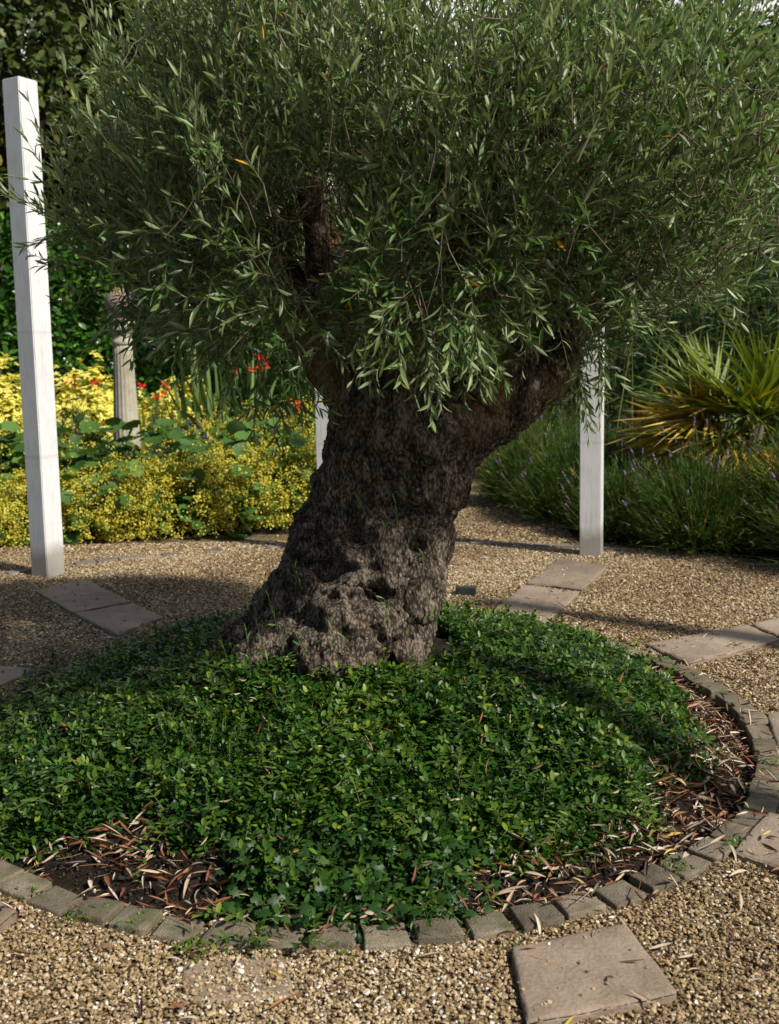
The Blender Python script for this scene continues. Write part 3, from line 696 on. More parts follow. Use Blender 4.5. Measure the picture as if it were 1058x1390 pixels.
# crown
OC = np.array([.14, 2.74, 1.45]); ORAD = np.array([.90, .86, .575])
lt, ltf = leaf_tpl(.17, .22, .3); lt2, ltf2 = leaf_tpl(.21, -.12, .25)
bag = Bag()
def shoots(B, D, L, m, bendz, leafs, bright=0., stem=.045):
    """shoots with opposite leaves; B base, D direction"""
    n = len(B); D = nrm(D)
    bz = np.asarray(bendz, float)*np.ones(n)
    def pt(t): 
        p = B+D*(L*t)[:, None]; p[:, 2] += bz*L*t*t; return p
    def tg(t):
        d = D.copy(); d[:, 2] += 2*bz*t; return nrm(d)
    ts = np.linspace(-.0, 1, 5)
    P = np.stack([pt(np.full(n, t)) for t in ts], 1)
    # older wood behind the shoot
    back = B-D*stem+rng.normal(0, .02, (n, 3)); P = np.concatenate([back[:, None], P], 1)
    tubes(bag, P, U(.0010, .0018, n), .0006, U(0, 1, n), 1, 3)
    ph0 = U(0, 6.28, n)
    for j in range(m):
        t = np.clip((j+.6)/m+rng.normal(0, .02, n), 0, 1.)
        T = tg(t); p = pt(t)
        a = nrm(np.cross(T, np.array([.3, .2, 1.])+.01)); b_ = np.cross(T, a)
        ph = ph0+j*1.57+rng.normal(0, .25, n)
        side = np.cos(ph)[:, None]*a+np.sin(ph)[:, None]*b_
        for sg in (1, -1):
            k = rng.random(n) > .12
            ang = U(.45, .95, n)*(1.05-.55*(j/(m-1)))
            d = T*np.cos(ang)[:, None]+side*(sg*np.sin(ang))[:, None]+.12*rng.normal(size=(n, 3))
            d[:, 2] += .05
            up = T+.35*rng.normal(size=(n, 3))+np.array([0, 0, .35])
            s = leafs*U(.75, 1.15, n)*(1-.25*(j/(m-1))**2)
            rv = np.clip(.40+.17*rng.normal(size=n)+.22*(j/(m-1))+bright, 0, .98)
            rv = np.where(rng.random(n) < .0035, .995, rv)
            T_, F_ = (lt, ltf) if (j+(sg > 0)) % 3 else (lt2, ltf2)
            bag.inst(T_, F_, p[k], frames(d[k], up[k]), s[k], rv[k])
n = 11000
dv = rdir(n)
dv = dv/(np.sum(np.abs(dv)**2.3, 1)**(1/2.3))[:, None]
lump = 1+.08*smooth_noise(dv*2.4, 21)+.07*smooth_noise(dv*5.5, 22)
f = 1-.55*rng.random(n)**1.7
P = OC+dv*ORAD*(f*lump)[:, None]
k = np.ones(n, bool)
q0, q1 = np.array([-.20, 2.75, 1.33]), np.array([-.135, 1.85, 1.22]); qd = q1-q0; qt_ = np.clip((P-q0)@qd/(qd@qd), 0, 1); k &= ~((np.linalg.norm((P-q0-qt_[:, None]*qd)*np.array([1.1, 1, .8]), axis=1) < .115) & (qt_ > 0.02))   # an opening that shows the cut limb
low = (P[:, 2] < 1.34) & (P[:, 0] < -.25); k &= ~(low & (rng.random(n) < .4)); k &= ~((P[:, 0] < -.2) & (P[:, 2] < .97+.18*np.clip((-.3-P[:, 0])/.5, 0, 1)))
k &= ~((P[:, 0] > .55) & (P[:, 2] < 1.10+.1*np.clip((P[:, 0]-.55)/.5, 0, 1)))
k &= ~((P[:, 2] < 1.12) & (np.abs(P[:, 0]-.05) < .45) & (P[:, 1] > 2.25))                                                # clear round the fork

k &= -P[:, 0] < .655-.60*(P[:, 2]-1.5)+.05*smooth_noise(P*5, 77)
k &= P[:, 0] < .80-.62*(P[:, 2]-1.5)+.05*smooth_noise(P*5, 78)
k &= ~((P[:, 2] > 1.66+.5*np.abs(P[:, 0]-.17)) & (np.abs(P[:, 0]-.17) < .26) & (rng.random(n) < .85))
ss_ = (P[:, 0]-CX)*math.cos(math.radians(-36))+(P[:, 1]-CY)*math.sin(math.radians(-36)); k &= ~((ss_ > .12) & (P[:, 2] < .80+.50*ss_) & (rng.random(n) < .6))
P, dv, f = P[k], dv[k], f[k]; n = len(P)
D = dv*.7+np.array([0, 0, .8])+.5*rng.normal(size=(n, 3))
lowf = np.clip((1.35-P[:, 2])/.3, 0, 1); D[:, 2] -= .75*lowf; D[:, :2] += .25*rng.normal(size=(n, 2))
L = U(.08, .22, n)
shoots(P-nrm(D)*L[:, None]*.5, D, L, 6, np.where(lowf > .5, -.15, .25)+rng.normal(0, .15, n), U(.036, .051, n), np.clip((P[:, 2]-1.45)*.75, -.2, .34))  # leaf colour paler towards the crown top, darker below: painted sun and shade
# tuft hanging in front of the fork and other loose sprays (base px, tip px, depth)
sprays = [((600, 420), (560, 540), 2.02), ((620, 430), (640, 530), 2.0), ((560, 430), (500, 510), 2.05), ((590, 460), (600, 560), 1.98), ((650, 440), (690, 520), 2.0), ((630, 450), (665, 545), 2.05), ((540, 440), (545, 525), 2.02),
          ((660, 400), (730, 470), 2.05), ((530, 400), (480, 480), 2.1), ((700, 400), (745, 430), 2.1), ((600, 400), (610, 500), 1.95), ((570, 420), (590, 510), 1.98), ((640, 400), (650, 480), 1.95), ((560, 400), (520, 450), 2.0),
          ((350, 500), (345, 590), 2.5), ((400, 500), (420, 590), 2.5), ((360, 520), (330, 570), 2.55), ((330, 470), (300, 560), 2.4), ((420, 520), (450, 560), 2.45), ((380, 540), (370, 610), 2.5),
          ((800, 470), (790, 560), 2.6), ((780, 480), (800, 590), 2.55), ((815, 440), (812, 540), 2.6), ((770, 540), (735, 590), 2.6),
          ((130, 330), (45, 165), 2.7), ((140, 290), (60, 230), 2.72), ((120, 320), (5, 262), 2.7), ((150, 300), (30, 330), 2.65), ((130, 350), (70, 365), 2.6), ((150, 230), (80, 155), 2.75), ((100, 360), (40, 350), 2.65), ((110, 310), (70, 290), 2.6), ((120, 420), (70, 400), 2.6),
          ((170, 60), (140, 5), 2.7), ((160, 100), (120, 95), 2.7), ((190, 40), (180, -20), 2.75), ((150, 130), (115, 110), 2.7), ((1000, 120), (1050, 90), 2.8), ((980, 80), (1005, 40), 2.8), ((1000, 150), (1058, 145), 2.8),
          ((330, 430), (265, 515), 2.45), ((250, 420), (190, 455), 2.5), ((280, 440), (240, 490), 2.5), ((180, 410), (150, 450), 2.55), ((210, 420), (215, 470), 2.5), ((300, 440), (310, 520), 2.45), ((160, 420), (120, 470), 2.6), ((900, 430), (930, 470), 2.6), ((960, 420), (1000, 440), 2.6)]
for (b0, t0, y) in sprays:
    for q in range(3):
        jj = rng.normal(0, 12, 4)*(q > 0)
        B_ = at_y(b0[0]+jj[0], b0[1]+jj[1], y+.05*q); T_ = at_y(t0[0]+jj[2], t0[1]+jj[3], y+rng.normal(0, .06)-.03)
        if q == 2 and rng.random() < .5: continue
        d = (T_-B_)[None]; l = np.array([np.linalg.norm(d)])
        shoots(B_[None].copy(), d, l, max(4, int(l[0]/.026)), np.array([rng.normal(0, .08)]), .045 if y > 2.2 else .05, -.05, .08)
# secondary branches inside the crown
nb = 170
tips = OC+rdir(nb)*ORAD*U(.6, .92, nb)[:, None]
ends = np.array([at_y(x, yy, YT+dy) for x, yy, hw, dy in [(424, 262, 0, -.04), (850, 335, 0, .1), (790, 280, 0, .05), (640, 190, 0, .1), (400, 210, 0, .4), (290, 225, 0, -.05), (350, 240, 0, .25), (690, 220, 0, -.4), (900, 340, 0, .36), (742, 415, 0, -.05), (806, 395, 0, .08), (330, 280, 0, -.03), (600, 400, 0, -.3), (590, 360, 0, .12)]])
tips = tips[(tips[:, 2] > 1.08)]; nb = len(tips)
src = ends[np.argmin(np.linalg.norm(tips[:, None]-ends[None], axis=2)+U(0, .25, (nb, len(ends))), axis=1)]
t = np.linspace(0, 1, 7)[None, :, None]
midw = np.cumsum(rng.normal(0, .026, (nb, 7, 3)), axis=1); midw -= midw[:, :1]
Pb = src[:, None]*(1-t)+tips[:, None]*t+midw; Pb[..., 2] += (.10*np.sin(t*PI))[..., 0]; Pb += .03*np.sin(t*9+U(0, 6, nb)[:, None, None])*rdir(nb)[:, None]
qb = np.clip(((Pb-q0)@qd)/(qd@qd), 0, 1); Pb = Pb[~((np.linalg.norm(Pb-q0-qb[..., None]*qd, axis=2) < .14) & (qb > .12)).any(1)]; nb = len(Pb)
bb = Bag(); tubes(bb, Pb, U(.003, .006, nb), .0012, U(0, 1, nb), 0, 6)
bag.obj('crown', [M_OLIVE, M_TWIG], tree)
bb.obj('branch', M_TWIG, tree)
# shoots sprouting from the foot of the trunk
BS = []
for px, py, hgt, dy in ((312, 905, 60, -.22), (365, 905, 75, -.26), (385, 885, 90, -.26), (420, 900, 60, -.3), (455, 880, 40, -.3), (530, 850, 45, -.3), (355, 820, 45, -.12), (410, 800, 45, -.2), (540, 720, 40, -.22), (575, 780, 30, -.2), (495, 700, 22, -.22), (520, 730, 30, -.22), (590, 860, 60, -.2), (300, 880, 70, -.1), (340, 900, 60, -.25), (470, 890, 30, -.3), (550, 880, 40, -.28)):
    B_ = at_y(px, py, YT+dy)[None]; l = np.array([hgt*2.5/FPX])
    bag = Bag(); d = np.array([[rng.normal(0, .3), -.35, 1.]])
    P = np.stack([B_+nrm(d)*(l*tt)[:, None] for tt in np.linspace(0, 1, 4)], 1); tubes(bag, P, .0014, .0008, .6, 1, 3)
    m = max(4, int(hgt/9))
    for j in range(m):
        dd = nrm(nrm(d)+.9*rdir(1)); bag.inst(lt2, ltf2, B_+nrm(d)*l*((j+1)/m), frames(dd, rdir(1)+np.array([0, 0, 1.])), U(.016, .032, 1), U(.7, .98, 1))
    BS.append(bag)
M_SUCK = leaf_mat('fresh olive shoot', [(0, (.05, .13, .02)), (1, (.12, .22, .05))], rough=.45)
for bag in BS: bag.obj('basal_shoot', [M_SUCK, M_STEM], tree)

# ---------------------------------------------------------------- white posts
def post(az, label, h=2.26, w=.105, rot=-18, base=None):
    p = pol(R_POST, az) if base is None else base
    bm = bmesh.new()
    nz = 24
    a = w/2
    rings = []
    for i in range(nz+1):
        z = -.05+(h+.05)*i/nz; rings.append([bm.verts.new((x*a, y*a, z)) for x, y in ((-1, -1), (1, -1), (1, 1), (-1, 1))])
    for i in range(nz):
        for k in range(4): bm.faces.new((rings[i][k], rings[i][(k+1) % 4], rings[i+1][(k+1) % 4], rings[i+1][k]))
    top = bm.faces.new(rings[-1]); bm.faces.new(rings[0][::-1])
    ed = [e for e in bm.edges if len(e.link_faces) == 2 and abs(e.link_faces[0].normal.dot(e.link_faces[1].normal)) < .5]
    bm.normal_update()
    ed = [e for e in bm.edges if len(e.link_faces) == 2 and e.link_faces[0].normal.dot(e.link_faces[1].normal) < .5]
    bmesh.ops.bevel(bm, geom=ed, offset=.004, segments=2, affect='EDGES')
    me = bpy.data.meshes.new('white_post'); bm.to_mesh(me); bm.free(); me.materials.append(M_PAINT)
    o = link(bpy.data.objects.new('white_post', me)); o.location = (p[0], p[1], 0); o.rotation_euler = (0, 0, math.radians(rot))
    return tag(o, label, 'post', 'white posts standing round the terrace')
pL = at_z(66, 783); pR = at_z(803, 755)
post(0, 'tall square white wooden post standing clear at the left, grey on one face', base=pL, w=.108, rot=-30)
post(0, 'white post rising from the lavender in front of the gravel path', base=pR, h=2.26)
post(94.8, 'white post mostly hidden behind the olive trunk')
for az in (-3.3, -34.2): post(az, 'white post just outside the picture whose shadow crosses the gravel')

# ---------------------------------------------------------------- small slate marker by the mound
p = at_z(633, 804, .02)
bm = rough_block([(p[0]-.045, p[1]-.012), (p[0]+.04, p[1]-.016), (p[0]+.045, p[1]+.02), (p[0]-.04, p[1]+.02)], -.01, .045, .004, .003, 77, 3)
tag(bm_obj(bm, 'slate_piece', M_SLATE, (p[0], p[1], 0)), 'small dark piece of slate on the gravel behind the mound', 'slate')

# ---------------------------------------------------------------- fluted column with a stone ball
YC = 6.9
pc = at_y(171, 560, YC); cx0 = pc[0]
col = thing('garden_column', (cx0, YC, .15), 'pale fluted stone column with a moulded capital standing among the yellow flowers', 'column')
def zpx(py, y=YC): return at_y(171, py, y)[2]
mpp = YC/FPX
bag = Bag()
def lathe(bag, prof, flute=0, n=96, lean=0.):
    V = []; k = len(prof)
    for r, z in prof:
        for i in range(n):
            a = 2*PI*i/n; rr = r*(1-flute*abs(math.cos(a*9))**.6*.5 if flute else 1)
            V.append((cx0+rr*math.cos(a)+lean*(z-.4), YC+rr*math.sin(a), z))
    F = [(j*n+i, j*n+(i+1) % n, (j+1)*n+(i+1) % n, (j+1)*n+i) for j in range(k-1) for i in range(n)]
    F += [tuple(range(n))[::-1], tuple((k-1)*n+i for i in range(n))]
    bag.add(V, F)
lathe(bag, [(18.5*mpp*(1-t)+12.8*mpp*t+.0*t, zpx(600)*(1-t)+zpx(468)*t) for t in np.linspace(-.35, 1, 14)], .14)
bag.obj('shaft', M_COLST, col, smooth=True)
bag = Bag()
lathe(bag, [(12.8*mpp, zpx(468.5)), (13.8*mpp, zpx(467)), (14.5*mpp, zpx(464)), (13.2*mpp, zpx(461)), (11.5*mpp, zpx(459)), (11.8*mpp, zpx(455)), (14*mpp, zpx(452)), (17.5*mpp, zpx(449)), (18.5*mpp, zpx(446)), (18*mpp, zpx(443)), (16.5*mpp, zpx(442)), (18.*mpp, zpx(440)), (18.*mpp, zpx(437)), (17*mpp, zpx(436.6))])
bag.obj('capital', M_COLST, col)
bag = Bag()
lathe(bag, [(.17, .16), (.17, .24), (.14, .27), (.12, .30)]); bag.obj('base', M_COLST, col)
zb = zpx(436.4)
bag = Bag(); rb = 21*mpp
lathe(bag, [(.02+.05, zb), (.07, zb+.012), (.055, zb+.022)]+[(rb*math.sin(t), zb+.015+rb-rb*math.cos(t)) for t in np.linspace(.45, PI-.02, 22)], 0, 64)
tag(bag.obj('stone_ball', M_BALL, origin=(cx0, YC, zb)), 'pinkish stone ball resting on top of the fluted column', 'ornament')

# ---------------------------------------------------------------- frothy lady's mantle
def lobed(nl=9):
    V = [(0, .42, -.05)]; n = nl*2
    for i in range(n+1):
        a = -PI/2+.25+(2*PI-.5)*i/n; rr = .5 if i % 2 else .43
        V.append((rr*math.cos(a), .45+rr*math.sin(a), .05-.06*(i % 2)))
    V.append((0, .08, -.02))
    m = len(V); F = [(0, i, i+1) for i in range(1, m-1)]+[(0, m-1, 1)]
    return np.array(V, float), F
LB, LBF = lobed()
qt, qf = quad_leaf(.8, .1)
def mantle(x, y, r, h, nf, nl, label, seed, cat='flowering plant', group='frothy yellow plants in the bed'):
    z0 = float(bedz(x, y)) if x < -.3 else .0
    o = thing('ladys_mantle', (x, y, max(z0, 0)), label, cat, group)
    c = np.array([x, y, max(z0, 0)])
    def dome(n, lo=.6, hi=1.):
        d = rdir(n); d[:, 2] = np.abs(d[:, 2])*.95+.02; d[:, 1] -= .15
        d = nrm(d); lump = 1+.16*smooth_noise(d*3.3, seed)+.10*smooth_noise(d*8, seed+1)
        return d, c+d*np.array([r, r*.9, h])*(lump*U(lo, hi, n))[:, None]
    b1 = Bag(); d, P = dome(nl, .5, .97)
    yaw = d+.7*rng.normal(size=(nl, 3)); yaw[:, 2] = rng.normal(-.1, .3, nl)
    b1.inst(LB, LBF, P, frames(yaw, d*.6+np.array([0, -.35, .8])+.3*rng.normal(size=(nl, 3))), U(.06, .14, nl), np.clip(.5+.25*rng.normal(size=nl), 0, 1))
    b1.obj('leaves', M_ALCL, o)
    b2 = Bag(); d, P = dome(nf, .72, 1.08)
    k = smooth_noise(P*4.5, seed+5)+.35*(P[:, 2]-c[2])/h*-1+.35 > -.25; d, P = d[k], P[k]; nf = len(P)
    stem = np.stack([c+(P-c)*tt for tt in (.6, 1.)], 1); ks = rng.random(nf) < .3
    tubes(b2, stem[ks], .0013, .0008, .3, 1, 3)
    q = 9; pp = np.repeat(P, q, 0)+rng.normal(0, .0115, (nf*q, 3)); n = len(pp)
    dd = np.repeat(d, q, 0)
    b2.inst(qt, qf, pp, frames(rdir(n), dd+.8*rng.normal(size=(n, 3))), U(.009, .017, n), np.clip(np.repeat(np.clip(.5+.22*rng.normal(size=nf), 0, 1), q)+.12*rng.normal(size=n), 0, 1))
    b2.obj('flowers', [M_ALCF, M_STEM], o)
    return o
mant = []
front = [(-20, 752, .42, .36, 1), (45, 748, .36, .30, 1), (110, 747, .40, .34, 1), (175, 743, .38, .36, 1), (235, 741, .40, .38, 1), (300, 736, .40, .40, 1), (358, 732, .40, .42, 1), (425, 726, .36, .42, 1)]
FL = ['at the picture edge', 'right behind the tall white post', 'beside the tall white post', 'with broad leaves above the lit gravel', 'in front of the stone column', 'with an amber tinge over the edging stones', 'nearest the olive trunk', 'partly behind the olive trunk']
for i, (px, py, r, h, _) in enumerate(front):
    p = at_z(px, py-4); mantle(p[0], p[1]+r*.80, r, h*1.15, 1050, 60, f'yellow frothy mound along the gravel, {FL[i]}', 40+i*7)
mid = [(-.10, 6.35, 0), (-2.95, 6.4, 0), (-2.45, 6.5, 1), (-1.95, 6.45, 1), (-1.5, 6.55, 1), (-1.08, 6.45, 1), (-.68, 6.55, 1)]
ML = ['', 'by the picture edge, second row', 'between the tall post and the column', 'at the foot of the stone column', 'with large fresh leaves right of the column', 'with grey green leaves in the second row under the red flowers', 'close behind the slim post, second row']
for i, (x, y, lf) in enumerate(mid):
    if i == 0: continue
    mantle(x, y-.12, .39, .56, 170, 360, f'leafy clump {ML[i]}', 140+i*7)
back = [(-3.2, 7.1), (-2.6, 7.2), (-2.1, 7.35), (-1.35, 7.15), (-.95, 7.2), (-.5, 7.1)]
BL = ['behind the left edge of the bed', 'below the golden shrub left of the column', 'directly behind the stone column', 'right of the column below the scarlet flowers', 'below the dark strap leaves', 'beside the post behind the trunk']
for i, (x, y) in enumerate(back):
    mantle(x, y, .40, .46, 760, 80, f'yellow frothy clump at the back {BL[i]}', 240+i*7)
# little violet flowers dotted through the froth
vio = thing('violet_flowers', (-1.25, 6.9, .5), 'thin stems of tiny violet flowers rising from the yellow froth right of the column', 'flower')
bag = Bag(); n = 22
P = np.stack([rng.normal(-1.2, .25, n), rng.normal(6.75, .18, n), U(.44, .60, n)], -1)
bag.inst(ICO, ICOF, P, rot_rand(n), U(.008, .014, n), rng.random(n)); tag(bag.obj('flowers', M_PURP, vio), kind='stuff')
bag = Bag(); tubes(bag, np.stack([P-np.array([0, 0, .3]), P], 1), .0015, .001, .3, 0, 3); bag.obj('stems', M_STEM, vio)

# golden shrubs
def golden(x, y, r, h, n, label, seed):
    z0 = float(bedz(x, y)); o = thing('golden_shrub', (x, y, z0), label, 'shrub', 'golden leaved shrubs')
    d = rdir(n); d[:, 2] = np.abs(d[:, 2]); d = nrm(d)
    lump = 1+.14*smooth_noise(d*3, seed)+.08*smooth_noise(d*7, seed+1)
    P = np.array([x, y, z0])+d*np.array([r, r*.8, h])*(lump*(1-.4*rng.random(n)**2.2))[:, None]
    b1 = Bag(); T, F = hex_leaf(.45, .25); br = np.clip(.55+.2*rng.normal(size=n), 0, 1)
    for j in range(6):
        a = j*2*PI/6; up = nrm(d+np.array([0, -.2, .5])+.2*rng.normal(size=(n, 3))); s1 = nrm(np.cross(up, rdir(n))); 
        dd = s1+.35*up+.25*rng.normal(size=(n, 3))
        b1.inst(T, F, P, frames(dd, up), U(.035, .062, n), np.clip(br+.12*rng.normal(size=n), 0, 1))
    b1.obj('leaves', M_CHOI, o)
    b2 = Bag(); m = 60; dd = d[:m]
    tubes(b2, np.stack([np.array([x, y, z0-.03])+0*dd, np.array([x, y, z0])+dd*np.array([r, r*.8, h])*.5, P[:m]], 1), .006, .002, .4, 0, 4); b2.obj('stems', M_TRUNK, o)
golden(-3.15, 7.9, .55, .78, 900, 'bright golden shrub behind the tall white post, half out of the picture', 1)
golden(-2.35, 8.0, .52, .70, 900, 'bright golden shrub between the tall white post and the stone column', 2)
golden(-1.62, 8.0, .40, .58, 700, 'smaller golden shrub just right of the stone column', 3)

# strap-leaved plants with scarlet flowers
def strap_clump(x, y, n, L0, L1, label, flowers, seed, name='montbretia', group='strap leaved clumps', w=.03, spread=.8):
    z0 = max(float(bedz(x, y)), 0) if x < -.3 else .02
    o = thing(name, (x, y, z0), label, 'flowering plant' if flowers else 'plant', group)
    B = np.stack([rng.normal(x, .09, n), rng.normal(y, .09, n), np.full(n, z0)], -1)
    a = U(0, 2*PI, n); t = np.abs(rng.normal(0, .38, n))*spread
    D = np.stack([np.cos(a)*np.sin(t), np.sin(a)*np.sin(t), np.cos(t)], -1)
    bag = Bag(); side = nrm(np.cross(D, np.array([0, 1., .1])+.7*rng.normal(size=(n, 3))))
    blades(bag, B, D, U(L0, L1, n), U(.6, 1.2, n)*w, U(.05, .55, n), np.clip(.5+.28*rng.normal(size=n), 0, 1), 7, side=side)
    bag.obj('leaves', M_STRAP, o)
    if flowers:
        bag = Bag()
        for F_ in flowers:
            p = np.array(F_); m = 5
            base = np.array([x, y, z0+.1]); tubes(bag, np.stack([base, base*.4+p*.6+np.array([0, 0, .08]), p])[None], .003, .0015, .5, 1, 4)
            q = p+rng.normal(0, .022, (m, 3))
            for j in range(m):
                dd = nrm(rdir(4)+np.array([0, -.6, .5])); bag.inst(qt, qf, np.repeat(q[j:j+1], 4, 0), frames(dd, rdir(4)), U(.016, .027, 4), rng.random(4), 0)
        bag.obj('flowers', [M_RED, M_STEM], o)
def fl(px, py, y): return tuple(at_y(px, py, y))
strap_clump(-2.28, 7.0, 26, .5, .8, 'strap leaved plant with scarlet flowers in front of the golden shrub, left of the column', [fl(128, 520, 6.9), fl(140, 517, 6.92), fl(98, 519, 6.9)], 1)
strap_clump(-1.62, 7.1, 26, .5, .85, 'strap leaved plant with scarlet flowers just right of the column', [fl(196, 528, 7.0), fl(215, 537, 7.0), fl(226, 527, 7.05)], 2)
strap_clump(-1.0, 7.4, 46, .8, 1.3, 'tall strap leaved plant with scarlet flowers under the olive crown', [fl(318, 503, 7.2), fl(342, 498, 7.2), fl(353, 491, 7.2), fl(355, 500, 7.2), fl(360, 483, 7.2)], 3, w=.04)
strap_clump(-1.35, 7.7, 44, .8, 1.35, 'arching pale strap leaves in front of the laurel hedge', [], 4, 'strap_leaf_plant', w=.045, spread=1.2)
strap_clump(-.55, 7.6, 44, .8, 1.3, 'dark upright strap leaves left of the olive trunk', [fl(400, 560, 6.8), fl(405, 548, 6.8)], 5, w=.035)
strap_clump(-3.05, 6.9, 16, .4, .7, 'few arching green blades left of the tall white post', [], 6, 'strap_leaf_plant', w=.035, spread=1.5)

# ---------------------------------------------------------------- laurel hedge
def hedge(x0, x1, y, h, label, n, mat, leaf=.085, name='laurel_hedge', depth=.9):
    o = thing(name, ((x0+x1)/2, y, 0), label, 'hedge')
    b1 = Bag(); T, F = hex_leaf(.46, .22)
    X = U(x0, x1, n); top = rng.random(n) < .16
    Z = np.where(top, h, h*rng.random(n)**.85); Yd = np.where(top, U(0, depth, n), .5*rng.random(n)**2.2)
    Pn = np.stack([X*2.2, Z*2.2, X*0], -1)
    Yv = y+Yd+.13*smooth_noise(Pn, 61)+.06*smooth_noise(Pn*2.7, 62); Z = Z+.08*smooth_noise(np.stack([X*3, Yd*3, X*0], -1), 63)
    nn = np.where(top[:, None], np.array([0, -.2, 1.]), np.array([0, -1, .25]))
    D = nn*.5+rng.normal(0, .7, (n, 3)); D[:, 2] += .1
    b1.inst(T, F, np.stack([X, Yv, Z], -1), frames(D, nn+np.array([0, 0, .5])+.35*rng.normal(size=(n, 3))), U(.7, 1.25, n)*leaf, np.clip(.45+.25*rng.normal(size=n), 0, 1))
    b1.obj('leaves', mat, o)
    b2 = Bag(); m = int((x1-x0)*16); Bx = U(x0, x1, m); By = y+U(.15, .6, m)
    tubes(b2, np.stack([np.stack([Bx, By, np.zeros(m)], -1), np.stack([Bx+rng.normal(0, .1, m), By, np.full(m, h*.5)], -1), np.stack([Bx+rng.normal(0, .2, m), By, np.full(m, h*.95)], -1)], 1), .012, .004, .3, 0, 5)
    b2.obj('stems', M_TRUNK, o)
hedge(-5.2, .1, 8.7, 2.12, 'glossy bright green laurel hedge behind the golden shrubs', 24000, M_HEDGE)
hedge(-22, 22, 27, 5.5, 'far dark hedge of trees closing off the garden', 16000, M_TREEA, .42, 'tall_hedge', 2.)

# ---------------------------------------------------------------- lavender
oct_t = np.array([(0, 0, 0), (.16, .35, 0), (0, .35, .16), (-.16, .35, 0), (0, .35, -.16), (0, 1, 0)], float)
oct_f = [(0, 2, 1), (0, 3, 2), (0, 4, 3), (0, 1, 4), (5, 1, 2), (5, 2, 3), (5, 3, 4), (5, 4, 1)]
def lavender(x, y, r, h, n, label, seed, nfl=110):
    o = thing('lavender_bush', (x, y, .02), label, 'shrub', 'lavender bushes')
    c = np.array([x, y, .02]); r = r*.80; h = h*(1.05+.2*math.sin(seed*1.7))
    b1 = Bag(); rr = np.sqrt(rng.random(n)); a = U(0, 2*PI, n)
    B = c+np.stack([rr*np.cos(a)*r*.62, rr*np.sin(a)*r*.62, h*.55*(1-rr**2)*U(.2, 1., n)], -1)
    tl = 1.0*rr+rng.normal(0, .30, n); a = a+rng.normal(0, .35, n)
    D = np.stack([np.cos(a)*np.sin(tl), np.sin(a)*np.sin(tl), np.cos(tl)], -1)
    L = h*U(.30, .62, n)*(1+.25*smooth_noise(B*9, seed+1))
    rv = np.clip(.42+.2*rng.normal(size=n)+.16*smooth_noise(B*6, seed), 0, .94); rv = np.where(rng.random(n) < .02, 1., rv)
    blades(b1, B, D, L, U(.003, .0055, n), U(-.12, .12, n), rv, 4)
    # short needle leaves along the stems
    m = n*4; i = rng.integers(0, n, m); t = U(.1, .95, m)
    pb = B[i]+D[i]*(L[i]*t)[:, None]; blades(b1, pb, D[i]+.55*rng.normal(size=(m, 3)), U(.025, .05, m), U(.0035, .0055, m), 0., rv[i], 3)
    b1.obj('foliage', M_LAV, o)
    b2 = Bag(); i = rng.integers(0, n, nfl); tip = B[i]+D[i]*L[i][:, None]; up = nrm(D[i]+np.array([0, 0, .35])+.12*rng.normal(size=(nfl, 3))); ext = U(.03, .14, nfl)
    tubes(b2, np.stack([tip-D[i]*.03, tip+up*ext[:, None]], 1), .0014, .001, .5, 1, 3)
    for q in range(3):
        b2.inst(oct_t, oct_f, tip+up*(ext+q*.011)[:, None], frames(up+.1*rng.normal(size=(nfl, 3)), rdir(nfl)), np.stack([U(.03, .045, nfl), U(.014, .022, nfl), U(.03, .045, nfl)], -1), rng.random(nfl))
    tag(b2.obj('flower_spikes', [M_LAVF, M_STEM], o), kind='stuff')
lav = [(.98, 6.75, .44, .50, 'lavender bush at the far end of the gravel path edge'), (1.12, 6.1, .46, .52, 'lavender bush leaning over the gravel path beside the olive limb'), (1.30, 5.52, .44, .46, 'lavender bush close behind the white post'),
       (1.45, 6.45, .48, .58, 'tall lavender bush behind the white post with pale spikes'), (1.58, 5.15, .45, .50, 'lavender bush in front of the palm, beside the white post'), (2.1, 5.0, .46, .54, 'lavender bush under the lower palm fronds'),
       (2.15, 4.55, .42, .50, 'lavender bush at the picture edge with dried yellow stems'), (1.95, 5.7, .45, .50, 'lavender bush hidden under the palm'), (1.7, 6.9, .5, .55, 'lavender bush at the back beneath the tall grass'), (1.28, 7.3, .5, .6, 'lavender bush at the back of the path in sunlight'), (2.6, 5.0, .45, .5, 'lavender bush at the right edge behind the first')]
for i, (x, y, r, h, l) in enumerate(lav): lavender(x, y, r, h, 3000, l, 400+i*3, 46)

